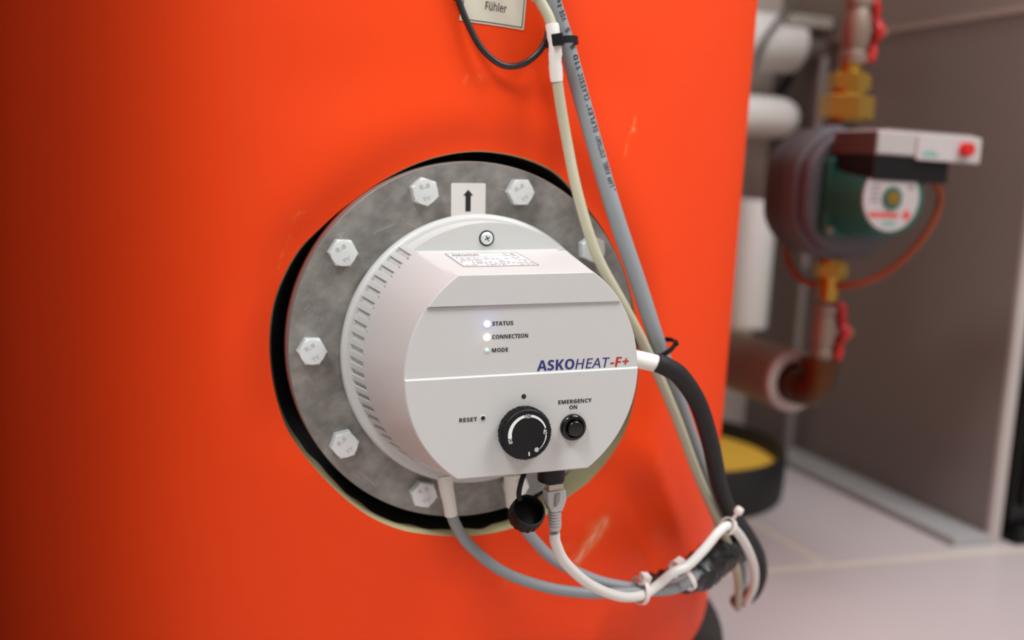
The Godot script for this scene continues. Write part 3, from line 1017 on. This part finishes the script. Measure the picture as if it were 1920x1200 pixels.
func cables() -> void:
	var to_eye := Vector3(-0.35, 0.12, 0.9).normalized()
	var g := [Vector3(-0.05, 1.1, 0.009), Vector3(-0.02, 0.75, 0.0115), Vector3(0.015, 0.42, 0.0122), Vector3(0.0401, 0.2803, 0.0121), Vector3(0.0468, 0.2583, 0.0114), Vector3(0.062, 0.2253, 0.0089), Vector3(0.0823, 0.1716, 0.0099), Vector3(0.1046, 0.1082, 0.0172), Vector3(0.1319, 0.0467, 0.0179), Vector3(0.153, 0.0015, 0.015), Vector3(0.1833, -0.0463, -0.0017), Vector3(0.219, -0.1018, -0.0245), Vector3(0.2543, -0.152, -0.0484), Vector3(0.2818, -0.1852, -0.0671), Vector3(0.3325, -0.2414, -0.1168), Vector3(0.3677, -0.3062, -0.1642)]
	var c := cable("grey_cable", "thick grey printed cable running diagonally down the right of the orange tank", g, 0.0064, mats.grey_pvc)
	var full := smooth(g, 8)
	printing(c, full, 0.0064, [[0.5504, 0.0014, "."], [0.5538, 0.0195, "LAPP KABEL"], [0.5767, 0.0168, "STUTTGART"], [0.5968, 0.0217, "ÖLFLEX'"], [0.6218, 0.0205, "CLASSIC"], [0.6452, 0.0114, "110"], [0.6612, 0.0031, "5"], [0.6667, 0.0034, "G"], [0.6740, 0.0031, "5"], [0.6830, 0.018, "VDE-Reg"], [0.704, 0.006, "Nr"]], 0.0042, mats.ink, Vector3(0.25, 0.1, 0.9), true)
	c = cable("beige_cable", "slim beige cable beside the thick grey cable, mended with white tape at its top", [Vector3(-0.075, 1.1, 0.0032), Vector3(-0.05, 0.75, 0.008), Vector3(-0.012, 0.42, 0.0128), Vector3(0.0224, 0.2776, 0.0164), Vector3(0.0349, 0.2564, 0.0166), Vector3(0.0433, 0.2419, 0.0188), Vector3(0.0473, 0.223, 0.0214), Vector3(0.0516, 0.1985, 0.0189), Vector3(0.0621, 0.1583, 0.0175), Vector3(0.0723, 0.1152, 0.0239), Vector3(0.0885, 0.0718, 0.0291), Vector3(0.113, 0.0353, 0.0285), Vector3(0.1394, -0.0015, 0.0218), Vector3(0.1752, -0.0551, 0.0084), Vector3(0.2112, -0.1153, -0.0065), Vector3(0.2405, -0.1589, -0.0188), Vector3(0.2691, -0.1972, -0.0381), Vector3(0.303, -0.2413, -0.0723), Vector3(0.344, -0.2989, -0.1307)], 0.0041, mats.beige_pvc)
	var s := Shape.new()
	tube(s, smooth([Vector3(0.0445, 0.24, 0.0192), Vector3(0.0473, 0.223, 0.0214), Vector3(0.0483, 0.2136, 0.0203), Vector3(0.051, 0.1996, 0.0189)], 10), func(k: float) -> float: return 0.0049 + 0.00018 * sin(k * 17.0) + 0.00012 * sin(k * 43.0), 20)
	obj("tape_wrap", s, mats.tape_white, c)
	cable("sensor_wire", "thin black wire looping below the cream label near the top of the tank", [Vector3(-0.1, 1.1, -0.0089), Vector3(-0.07, 0.75, -0.0025), Vector3(-0.04, 0.42, 0.0015), Vector3(-0.0273, 0.2704, 0.0026), Vector3(-0.0225, 0.2523, 0.0029), Vector3(-0.0141, 0.2341, 0.0048), Vector3(-0.0037, 0.2185, 0.007), Vector3(0.0109, 0.209, 0.0079), Vector3(0.0253, 0.2098, 0.0082), Vector3(0.0371, 0.2181, 0.0093), Vector3(0.0439, 0.2294, 0.0107), Vector3(0.0456, 0.243, 0.0105)], 0.0024, mat("wire_black", "1d1b1c", 0.38))
	cable("power_cable", "thick black rubber cable curving down from the white sleeve right of the heater", [Vector3(0.1245, -0.003, 0.068), Vector3(0.1323, -0.0061, 0.069), Vector3(0.1467, -0.0142, 0.066), Vector3(0.1706, -0.038, 0.054), Vector3(0.1968, -0.0761, 0.034), Vector3(0.2245, -0.121, 0.008), Vector3(0.2542, -0.1555, -0.018), Vector3(0.2903, -0.1874, -0.045), Vector3(0.3212, -0.2194, -0.07), Vector3(0.3386, -0.2494, -0.09), Vector3(0.3474, -0.2785, -0.115), Vector3(0.3469, -0.2961, -0.14)], 0.0072, mat("cable_black", "252425", 0.6, 0.0, 0.35))
	c = cable("control_cable", "grey printed cable sweeping from the lower left white sleeve under the heater", [Vector3(-0.0201, -0.1201, 0.037), Vector3(-0.0154, -0.1315, 0.037), Vector3(-0.0042, -0.1476, 0.037), Vector3(0.0229, -0.1701, 0.036), Vector3(0.0592, -0.1863, 0.035), Vector3(0.0964, -0.1951, 0.034), Vector3(0.1244, -0.197, 0.034), Vector3(0.1458, -0.1974, 0.034), Vector3(0.1698, -0.2006, 0.03), Vector3(0.189, -0.2012, 0.022), Vector3(0.2091, -0.199, 0.008), Vector3(0.2406, -0.1985, -0.02)], 0.0043, mat("grey_pvc_b", "8b9194", 0.42))
	cable("control_cable", "plain grey cable appearing below the open black dust cap under the heater", [Vector3(0.0317, -0.1195, 0.027), Vector3(0.0391, -0.134, 0.027), Vector3(0.0487, -0.1474, 0.027), Vector3(0.0706, -0.1689, 0.026), Vector3(0.1039, -0.1869, 0.026), Vector3(0.1304, -0.1953, 0.026), Vector3(0.1509, -0.1996, 0.024), Vector3(0.1764, -0.2041, 0.018), Vector3(0.1991, -0.2015, 0.008), Vector3(0.2353, -0.1991, -0.02)], 0.0045, mat("grey_pvc_c", "989da1", 0.4))
	network_cable()
	wrapped_bundle()
	tie("black cable tie holding the taped beige cable to the thick grey cable near the top", Vector3(0.0531, 0.2284, 0.0177) + Vector3(0.001, 0, -0.002), Vector3(0.16, -0.97, 0.1), Vector3(-1.0, -0.1, 0.1), 0.0118, 0.0098, mats.black_plastic, 0.0, -0.95, 0.0042, 0.0026)
	tie("black cable tie around the thick grey and beige cables beside the white power sleeve", Vector3(0.1504, -0.0021, 0.0188), Vector3(0.53, -0.82, -0.2), Vector3(1, 0.3, 0.3), 0.0145, 0.0100, mats.black_plastic, 0.0, 0.2, 0.0022)
	tie("white cable tie round the white and grey cables, leftmost of the three white ties", Vector3(0.1446, -0.1947, 0.036) + Vector3(0, -0.003, -0.004), Vector3(1, -0.15, -0.1), Vector3(0, 1, 0.25), 0.0095, 0.0115, mats.tie_white, 0.0, 0.0, 0.0040)
	tie("white cable tie where the black wrapping begins, between the two other white ties", Vector3(0.1872, -0.1889, 0.026) + Vector3(0.001, -0.0035, -0.004), Vector3(1, 0.55, -0.2), Vector3(-0.45, 0.9, 0.3), 0.0125, 0.014, mats.tie_white, 0.0, 0.0, 0.0040)
	tie("white cable tie with a blunt head sticking up over the arch of the white cable", Vector3(0.2279, -0.152, 0.022), Vector3(0.85, -0.3, -0.4), Vector3(0.7, 0.85, 0.1), 0.0062, 0.0062, mats.tie_white, 0.0, 0.0, 0.0014)
	var last := get_child(get_child_count() - 1)
	s = Shape.new()
	var up := Vector3(0.45, 0.85, 0.15).normalized()
	tube(s, PackedVector3Array([up * 0.0055, up * 0.013]), 0.0015, 12)
	obj("tail", s, mats.tie_white, last)
	s = Shape.new()
	lathe(s, [Vector2(0, 0.0), Vector2(0.0030, 0.0004), Vector2(0.0038, 0.0018), Vector2(0.0038, 0.0052), Vector2(0.0028, 0.0068), Vector2(0, 0.0070)], 10)
	obj("blunt_end", s, mats.tie_white, last, Transform3D(Basis(Quaternion(Vector3.UP, up)), up * 0.012))


func network_cable() -> void:
	var c := thing("network_cable", "white network cable plugged into the black socket under the heater, arching to the right", "cable")
	var s := Shape.new()
	tube(s, smooth([Vector3(0.0443, -0.1248, 0.085), Vector3(0.0461, -0.1325, 0.084), Vector3(0.0564, -0.1496, 0.08), Vector3(0.0833, -0.1738, 0.066), Vector3(0.1167, -0.1929, 0.05), Vector3(0.142, -0.1983, 0.04), Vector3(0.1574, -0.1931, 0.036), Vector3(0.1699, -0.1824, 0.038), Vector3(0.1843, -0.178, 0.036), Vector3(0.2012, -0.1661, 0.032), Vector3(0.215, -0.1546, 0.028), Vector3(0.2279, -0.152, 0.022), Vector3(0.2456, -0.1638, 0.01), Vector3(0.2684, -0.1862, -0.008), Vector3(0.2914, -0.2135, -0.03), Vector3(0.3061, -0.2406, -0.05), Vector3(0.3166, -0.2665, -0.075)], 8), 0.0040, 18)
	obj("sheath", s, mats.net_white, c)
	var b := Transform3D(Basis(Vector3.BACK, TILT + 0.04), Vector3(0.0418, -0.0872, 0.0845))
	s = Shape.new()
	extrude(s, rect(-0.0056, -0.0042, 0.0056, 0.0042, 0.0006), -0.0, 0.0062, 0.0002, Transform3D(Basis(Vector3.RIGHT, PI / 2), Vector3.ZERO))
	obj("metal_shield", s, mat("shield", "b7ad9f", 0.3, 0.9), c, b)
	# grey boot: a block that narrows into a ribbed neck
	s = Shape.new()
	var secs := [[0.0044, 0.0068, 0.0055], [0.0056, 0.0072, 0.0058], [0.0130, 0.0072, 0.0056], [0.0178, 0.0054, 0.0052], [0.0200, 0.0046, 0.0046]]
	for k in secs.size():
		var q: PackedVector2Array = rect(-secs[k][1], -secs[k][2], secs[k][1], secs[k][2], 0.0016)
		if k == 0:
			for i in q.size(): s.tri(Vector3(0, -secs[0][0], 0), Vector3(q[i].x, -secs[0][0], q[i].y), Vector3(q[(i + 1) % q.size()].x, -secs[0][0], q[(i + 1) % q.size()].y), Vector3.UP, Vector3.UP, Vector3.UP)
			continue
		var o: PackedVector2Array = rect(-secs[k - 1][1], -secs[k - 1][2], secs[k - 1][1], secs[k - 1][2], 0.0016)
		for i in q.size():
			var j := (i + 1) % q.size()
			var e := (q[j] - q[i]).normalized()
			var m := Vector3(e.y, 0, -e.x)
			s.flat(Vector3(o[i].x, -secs[k - 1][0], o[i].y), Vector3(o[j].x, -secs[k - 1][0], o[j].y), Vector3(q[j].x, -secs[k][0], q[j].y), Vector3(q[i].x, -secs[k][0], q[i].y), m)
	obj("plug_boot", s, mats.net_grey, c, b)
	s = Shape.new()
	extrude(s, PackedVector2Array([Vector2(-0.0016, -0.006), Vector2(0.0016, -0.006), Vector2(0.0012, -0.012), Vector2(-0.0012, -0.0155), Vector2(-0.0024, -0.0155), Vector2(-0.0022, -0.012)]), 0.0054, 0.0074, 0.0004)
	obj("latch", s, mat("latch_grey", "8f8f8d", 0.5), c, b)
	var rib := []
	var y := -0.0190
	while y > -0.0318:
		rib.append_array([Vector2(0.0047, y), Vector2(0.0047, y - 0.0012), Vector2(0.0040, y - 0.0014), Vector2(0.0040, y - 0.0020)])
		y -= 0.0022
	rib.append(Vector2(0.0046, y))
	rib.append(Vector2(0.0040, y - 0.003))
	rib.reverse()
	s = Shape.new()
	lathe(s, rib, 32)
	obj("ribbed_neck", s, mats.net_grey, c, b)


func wrapped_bundle() -> void:
	var c := thing("wrapped_cable_bundle", "lumpy bundle wrapped in crinkled black tape behind the white cable ties", "cable bundle")
	var line := smooth([Vector3(0.1672, -0.2045, 0), Vector3(0.1859, -0.206, 0), Vector3(0.2115, -0.204, -0.002), Vector3(0.237, -0.2004, -0.018), Vector3(0.2617, -0.2004, -0.04), Vector3(0.2898, -0.2043, -0.065), Vector3(0.3212, -0.2197, -0.09)], 12)
	var f := FastNoiseLite.new()
	f.seed = 3
	f.frequency = 0.4
	var s := Shape.new()
	var up := Vector3.UP
	var rings := []
	for i in line.size():
		var k := float(i) / (line.size() - 1)
		var d: Vector3 = (line[mini(i + 1, line.size() - 1)] - line[maxi(i - 1, 0)]).normalized()
		up = up.slide(d).normalized()
		var side := d.cross(up)
		var base := lerpf(0.007, 0.0155, smoothstep(0.0, 0.45, k)) * lerpf(1.0, 0.75, smoothstep(0.8, 1.0, k))
		var ring := []
		for m in 22:
			var a := TAU * m / 22
			var r := base * (1.0 + 0.22 * f.get_noise_3d(cos(a) * 2.0, sin(a) * 2.0, i * 0.5) + 0.10 * sin(i * 0.9 + a))
			ring.append(line[i] + (up * cos(a) + side * sin(a)) * r)
		rings.append(ring)
	for i in line.size() - 1:
		for m in 22:
			var l := (m + 1) % 22
			var q: Array = [rings[i][m], rings[i][l], rings[i + 1][l], rings[i + 1][m]]
			var nn := []
			for e in 4:
				nn.append((q[e] - line[i if e < 2 else i + 1]).normalized())
			var fl: Vector3 = (q[1] - q[0]).cross(q[3] - q[0]).normalized()
			if fl.dot(nn[0]) < 0: fl = -fl
			for e in 4: nn[e] = (nn[e] * 0.35 + fl).normalized()
			s.quad(q[0], q[1], q[2], q[3], nn[0], nn[1], nn[2], nn[3])
	for e in [0, line.size() - 1]:
		var t: Vector3 = (line[0] - line[1]).normalized() if e == 0 else (line[e] - line[e - 1]).normalized()
		for m in 22: s.tri(line[e], rings[e][m], rings[e][(m + 1) % 22], t, t, t)
	obj("tape", s, mat("black_tape", "141414", 0.34), c)


# ---------------------------------------------------------------- pump and valves
const PX := 0.629
const PZ := -0.42

func hexagon(r: float, turn := 0.0) -> PackedVector2Array:
	var p := PackedVector2Array()
	for k in 6: p.append(Vector2.from_angle(TAU * k / 6 + turn) * r)
	return p


func nut(y0: float, y1: float, r: float, turn := 0.35) -> Shape:
	var s := Shape.new()
	extrude(s, hexagon(r, turn), y0, y1, 0.002, Transform3D(Basis(Vector3.RIGHT, -PI / 2), Vector3.ZERO))
	return s


func ball_valve(called_label: String, at: Vector3, scale_by: float, body_m: Material) -> void:
	var t := thing("ball_valve", called_label, "valve", at, "red-handled ball valves")
	var s := Shape.new()
	lathe(s, [Vector2(0, -0.042), Vector2(0.018, -0.042), Vector2(0.018, -0.030), Vector2(0.015, -0.027), Vector2(0.0185, -0.014), Vector2(0.0195, 0.0), Vector2(0.0185, 0.014), Vector2(0.015, 0.027), Vector2(0.018, 0.030), Vector2(0.018, 0.042), Vector2(0, 0.042)], 28)
	obj("body", s, body_m, t, Transform3D(Basis().scaled(Vector3.ONE * scale_by), Vector3.ZERO))
	s = Shape.new()
	lathe(s, [Vector2(0.0075, 0.015), Vector2(0.0075, 0.026), Vector2(0.0, 0.026)], 18, Transform3D(Basis(Vector3.BACK, -PI / 2), Vector3.ZERO))
	obj("stem", s, mats.nickel, t)
	s = Shape.new()
	# butterfly handle: a hub cone and two wings that lean away from the pipe
	lathe(s, [Vector2(0.0, 0.022), Vector2(0.0165, 0.022), Vector2(0.0175, 0.026), Vector2(0.0155, 0.033), Vector2(0.0105, 0.038), Vector2(0.0, 0.038)], 28, Transform3D(Basis(Vector3.BACK, -PI / 2), Vector3.ZERO))
	for e in [1.0, -1.0]:
		var wing := Transform3D(Basis(Vector3.UP, PI / 2), Vector3(0.026, 0, 0)) * Transform3D(Basis(Vector3.RIGHT, -0.28 * e), Vector3.ZERO)
		var p := PackedVector2Array()
		for q in [[-0.006, 0.010], [0.006, 0.010], [0.007, 0.017], [0.0115, 0.024], [0.0115, 0.037], [0.008, 0.041], [-0.008, 0.041], [-0.0115, 0.037], [-0.0115, 0.024], [-0.007, 0.017]]: p.append(Vector2(q[0], q[1] * e))
		extrude(s, p, 0.0, 0.011, 0.0025, wing)
	var h := obj("handle", s, mats.red_handle, t)
	s = Shape.new()
	lathe(s, [Vector2(0.0078, 0.037), Vector2(0.0078, 0.043), Vector2(0.006, 0.045), Vector2(0.0, 0.045)], 18, Transform3D(Basis(Vector3.BACK, -PI / 2), Vector3.ZERO))
	obj("handle_screw", s, mats.nickel, h)


func pump_line() -> void:
	var B: Material = mats.brass
	ball_valve("ball valve with red butterfly handle above the pump, at the top of the pipe run", Vector3(PX + 0.003, 0.336, PZ), 1.0, mats.nickel)
	ball_valve("ball valve with red butterfly handle below the pump, just above the copper elbow", Vector3(PX - 0.003, -0.058, PZ), 0.86, mats.nickel)
	var t := thing("riser_pipe", "copper riser pipe leaving the top of the upper red-handled valve", "pipe", Vector3(PX + 0.003, 0.378, PZ))
	var s := Shape.new()
	lathe(s, [Vector2(0.0, 0.0), Vector2(0.019, 0.0), Vector2(0.019, 0.03), Vector2(0.0165, 0.032), Vector2(0.0165, 1.62), Vector2(0, 1.62)], 28)
	obj("tube", s, mats.copper, t)
	t = thing("pipe_union", "brass union with two large hexagon nuts on top of the pump", "pipe union", Vector3(PX, 0.219, PZ), "brass unions on the pump")
	s = Shape.new()
	lathe(s, [Vector2(0.0, 0.0), Vector2(0.024, 0.0), Vector2(0.024, 0.062), Vector2(0.0145, 0.066), Vector2(0.0145, 0.080), Vector2(0, 0.080)], 28)
	obj("tail_piece", s, B, t)
	obj("nut", nut(0.004, 0.034, 0.0345), B, t)
	obj("nut", nut(0.041, 0.061, 0.0275), B, t)
	t = thing("pipe_union", "brass union tapering below the pump", "pipe union", Vector3(PX, -0.016, PZ), "brass unions on the pump")
	s = Shape.new()
	lathe(s, [Vector2(0.0, 0.0), Vector2(0.0125, 0.0), Vector2(0.0135, 0.012), Vector2(0.0155, 0.024), Vector2(0.019, 0.032), Vector2(0.019, 0.055), Vector2(0, 0.055)], 28)
	obj("tail_piece", s, B, t)
	obj("nut", nut(0.033, 0.051, 0.0225), B, t)
	# pump
	t = thing("circulation_pump", "green circulation pump in a dark grey insulation shell with a light grey control box", "pump", Vector3(PX, 0.037, PZ))
	var cy := 0.091
	var shell_poly := func(r: float) -> PackedVector2Array:
		var p := PackedVector2Array()
		for k in 64:
			var a := TAU * k / 64
			var w := pow(pow(absf(cos(a)), 3.0) + pow(absf(sin(a)), 3.0), -1.0 / 3.0)
			p.append(Vector2(cos(a) * r * minf(w, 1.07), sin(a) * r * minf(w, 1.07) + cy))
		return p
	s = Shape.new()
	extrude(s, shell_poly.call(0.083), -0.045, -0.003, 0.004)
	obj("shell_back", s, mats.pump_shell, t)
	s = Shape.new()
	extrude(s, shell_poly.call(0.0855), -0.002, 0.024, 0.006)
	extrude(s, shell_poly.call(0.078), 0.024, 0.040, 0.006)
	obj("shell_front", s, mat("shell_light", "525054", 0.55), t)
	s = Shape.new()
	extrude(s, rect(-0.056, cy - 0.056, 0.02, cy + 0.045, 0.012), 0.040, 0.054, 0.003)
	lathe(s, [Vector2(0.052, 0.054), Vector2(0.049, 0.075), Vector2(0.047, 0.110), Vector2(0.044, 0.118), Vector2(0.040, 0.120), Vector2(0.0, 0.120)], 48, along_z(Vector3(-0.006, cy - 0.004, 0)))
	obj("motor", s, mats.pump_green, t)
	s = Shape.new()
	lathe(s, [Vector2(0.005, 0.040), Vector2(0.005, 0.058), Vector2(0.0, 0.059)], 16, along_z(Vector3(-0.048, cy - 0.047, 0)))
	obj("motor_screw", s, mats.nickel, t)
	s = Shape.new()
	extrude(s, circle(0.0405, 56), 0.119, 0.1215, 0.0004)
	var d := obj("name_plate", s, mat("plate_white", "aea5a3", 0.5), t, Transform3D(Basis(), Vector3(-0.012, cy - 0.003, 0)))
	d.set_meta("label", "round white name plate on the motor end")
	s = Shape.new()
	lathe(s, [Vector2(0.0135, 0.1215), Vector2(0.0135, 0.124), Vector2(0.009, 0.1245), Vector2(0.0085, 0.123)], 32, along_z())
	obj("plate_ring", s, mats.pump_green, d)
	s = Shape.new()
	lathe(s, [Vector2(0.0085, 0.122), Vector2(0.0085, 0.125), Vector2(0.0, 0.1255)], 24, along_z())
	obj("vent_screw", s, mats.brass, d)
	s = Shape.new()
	for k in 4: extrude(s, rect(-0.031, 0.012 - k * 0.006, -0.018, 0.0145 - k * 0.006), 0.1215, 0.1217)
	extrude(s, rect(0.022, 0.012, 0.032, 0.016), 0.1215, 0.1217)
	obj("plate_print", s, mat("plate_grey", "7a7070", 0.6), d)
	s = Shape.new()
	extrude(s, rect(-0.031, -0.024, 0.012, -0.018), 0.1215, 0.1217)
	extrude(s, circle(0.006, 18, Vector2(0.024, -0.020)), 0.1215, 0.1217)
	obj("plate_red_print", s, mat("plate_red", "c0473c", 0.6), d)
	s = Shape.new()
	letters(s, "wilo", Transform3D(Basis(), Vector3(-0.010, -0.034, 0.1215)), 0.019, 0.0075, true)
	obj("plate_lettering", s, mat("teal_print", "2f9a86", 0.5), d)
	s = Shape.new()
	extrude(s, rect(-0.046, cy + 0.0175, 0.066, cy + 0.048, 0.003), 0.041, 0.1245, 0.002)
	obj("terminal_block", s, mats.black_plastic, t)
	var box := obj("control_box", block(-0.046, cy + 0.047, 0.045, 0.106, cy + 0.076, 0.128, 0.0025, 0.003), mat("box_side", "aaa4a0", 0.45), t)
	obj("end_cover", block(-0.0475, cy + 0.0475, 0.047, -0.0459, cy + 0.0745, 0.127, 0.0002), mat("box_brown", "4b3833", 0.55), box)
	obj("front_cover", block(0.010, cy + 0.0435, 0.127, 0.106, cy + 0.075, 0.131, 0.0012, 0.003), mat("cover_grey", "b3adaa", 0.45), box)
	s = Shape.new()
	lathe(s, [Vector2(0.0085, 0.131), Vector2(0.0085, 0.140), Vector2(0.0075, 0.142), Vector2(0, 0.142)], 28, along_z(Vector3(0.0795, cy + 0.0600, 0)))
	obj("red_knob", s, mat("knob_red", "c01c12", 0.4), box)
	s = Shape.new()
	letters(s, "wilo", Transform3D(Basis(), Vector3(0.0185, cy + 0.0480, 0.131)), 0.022, 0.0085, true)
	obj("box_lettering", s, mats.teal_print, box)
	for k in 14:
		obj("cooling_fin", block(-0.03 + k * 0.0095, cy + 0.076, 0.055, -0.026 + k * 0.0095, cy + 0.0785, 0.124, 0.0008), mat("box_side", "aaa4a0", 0.45), box)
	cable("pump_cable", "orange cable looping down from the pump's black terminal block and behind the pump", [Vector3(0.6955, 0.148, -0.32), Vector3(0.7085, 0.1305, -0.321), Vector3(0.7085, 0.0985, -0.328), Vector3(0.6938, 0.0632, -0.34), Vector3(0.6726, 0.0313, -0.36), Vector3(0.6446, 0.0106, -0.385), Vector3(0.6204, 0.0034, -0.43), Vector3(0.6094, 0.0114, -0.465), Vector3(0.6077, 0.0342, -0.49), Vector3(0.612, 0.0584, -0.5)], 0.0046, mat("orange_pvc", "8c3c10", 0.55))


func background_pipes() -> void:
	# copper elbow and the insulated return
	var t := thing("copper_elbow", "brown copper elbow under the lower red-handled valve, entering the insulated pipe", "pipe fitting", Vector3(PX - 0.004, -0.13, PZ))
	var s := Shape.new()
	tube(s, smooth([Vector3(0.0, 0.036, 0.0), Vector3(0.0, 0.016, 0.0), Vector3(-0.001, 0.002, -0.004), Vector3(-0.004, -0.005, -0.018), Vector3(-0.007, -0.005, -0.08)], 8), func(k: float) -> float: return 0.0235 + 0.0045 * smoothstep(0.5, 0.75, k), 22)
	obj("bend", s, mats.copper, t)
	s = Shape.new()
	lathe(s, [Vector2(0.0, 0.022), Vector2(0.0260, 0.022), Vector2(0.0260, 0.036), Vector2(0.0, 0.036)], 24)
	obj("collar", s, mats.copper, t)
	t = thing("insulated_pipe", "brownish insulated pipe with a white cut end running back from the copper elbow", "pipe", Vector3(0.617, -0.134, -0.47))
	s = Shape.new()
	lathe(s, [Vector2(0.0, -0.69), Vector2(0.0425, -0.69), Vector2(0.0425, 0.004)], 48, along_z())
	obj("wrap", s, mat("brown_wrap", "7d6a55", 0.55), t)
	s = Shape.new()
	lathe(s, [Vector2(0.0425, 0.003), Vector2(0.043, 0.008), Vector2(0.042, 0.011), Vector2(0.029, 0.011), Vector2(0.0250, 0.004), Vector2(0.0250, -0.02)], 48, along_z())
	obj("cut_end", s, mat("cut_foam", "b9b2ac", 0.8), t)
	# white insulated pipes in front of the rear wall
	var P: Material = mats.pipe_wrap
	t = thing("white_pipe", "topmost thick white insulated pipe, running level behind the tank's right edge", "pipe", Vector3(0.5, 0.402, -1.05), "white insulated pipes on the rear wall")
	s = Shape.new()
	var xr := Transform3D(Basis(Vector3.BACK, -PI / 2), Vector3.ZERO)
	lathe(s, [Vector2(0, -0.95), Vector2(0.054, -0.95), Vector2(0.054, 0.452), Vector2(0.050, 0.458), Vector2(0, 0.458)], 48, xr)
	obj("wrap", s, P, t)
	s = Shape.new()
	extrude(s, rect(0.40, 0.028, 0.508, 0.050, 0.004), -0.05, 0.052, 0.003)
	obj("bracket", s, mat("bracket_pale", "aaa79c", 0.5), t)
	s = Shape.new()
	lathe(s, [Vector2(0.034, 0.45), Vector2(0.034, 0.512), Vector2(0, 0.512)], 32, xr)
	obj("stub", s, mat("stub_taupe", "6f665f", 0.6), t)
	t = thing("white_pipe", "lower level white insulated pipe ending in a rounded cap beside the pump shell", "pipe", Vector3(0.5, 0.262, -1.05), "white insulated pipes on the rear wall")
	s = Shape.new()
	lathe(s, [Vector2(0, -0.95), Vector2(0.039, -0.95), Vector2(0.039, 0.435), Vector2(0.036, 0.452), Vector2(0.028, 0.466), Vector2(0.014, 0.473), Vector2(0, 0.475)], 48, xr)
	obj("wrap", s, P, t)
	t = thing("white_pipe", "upright white insulated pipe with a cut lower end, left below the pump", "pipe", Vector3(0.905, -0.15, -1.05), "white insulated pipes on the rear wall")
	s = Shape.new()
	lathe(s, [Vector2(0, 0.0), Vector2(0.036, 0.0), Vector2(0.040, 0.004), Vector2(0.040, 0.245), Vector2(0.034, 0.252), Vector2(0, 0.252)], 40)
	obj("wrap", s, P, t)
	t = thing("conduit", "thin pale upright conduit in the corner behind the lower valve", "pipe", Vector3(0.994, -0.4, -1.0))
	s = Shape.new()
	lathe(s, [Vector2(0, 0.0), Vector2(0.0085, 0.0), Vector2(0.0085, 0.78), Vector2(0, 0.78)], 16)
	obj("tube", s, mat("conduit_grey", "8f8a86", 0.5), t)
	for y in [0.1, 0.36, 0.62]:
		s = Shape.new()
		lathe(s, [Vector2(0, 0.0), Vector2(0.011, 0.0), Vector2(0.011, 0.016), Vector2(0, 0.016)], 16)
		obj("clip", s, mat("clip_grey", "5d5955", 0.6), t, Transform3D(Basis(), Vector3(0, y, 0)))
	cable("hanging_wire", "thin dark wire hanging in front of the topmost white pipe", [Vector3(0.96, 0.60, -0.985), Vector3(0.93, 0.50, -0.985), Vector3(0.885, 0.445, -0.985), Vector3(0.855, 0.40, -0.985), Vector3(0.835, 0.34, -0.985)], 0.005, mat("wire_grey", "5b5852", 0.6))
	cable("hanging_wire", "dark cable hanging behind the pump union between the two white pipes", [Vector3(1.0, 0.46, -1.1), Vector3(0.99, 0.36, -1.1), Vector3(0.965, 0.30, -1.1), Vector3(0.985, 0.20, -1.1), Vector3(0.99, 0.08, -1.1)], 0.010, mat("wire_dark", "1d1a19", 0.6))
	# the tub on the floor
	t = thing("black_tub", "wide low black tub with a yellow inside, on the floor behind the tank", "tub", Vector3(0.628, -0.4, -0.868))
	s = Shape.new()
	lathe(s, [Vector2(0, 0.0), Vector2(0.216, 0.0), Vector2(0.222, 0.005), Vector2(0.2235, 0.02), Vector2(0.224, 0.078), Vector2(0.222, 0.082), Vector2(0.217, 0.082), Vector2(0.215, 0.078), Vector2(0.214, 0.012), Vector2(0, 0.012)], 80)
	obj("shell", s, mat("tub_black", "121212", 0.55), t)
	s = Shape.new()
	lathe(s, [Vector2(0.2145, 0.020), Vector2(0.2135, 0.052), Vector2(0.205, 0.054), Vector2(0, 0.056)], 80)
	obj("yellow_inlay", s, mat("tub_yellow", "e0ae3c", 0.5), t)
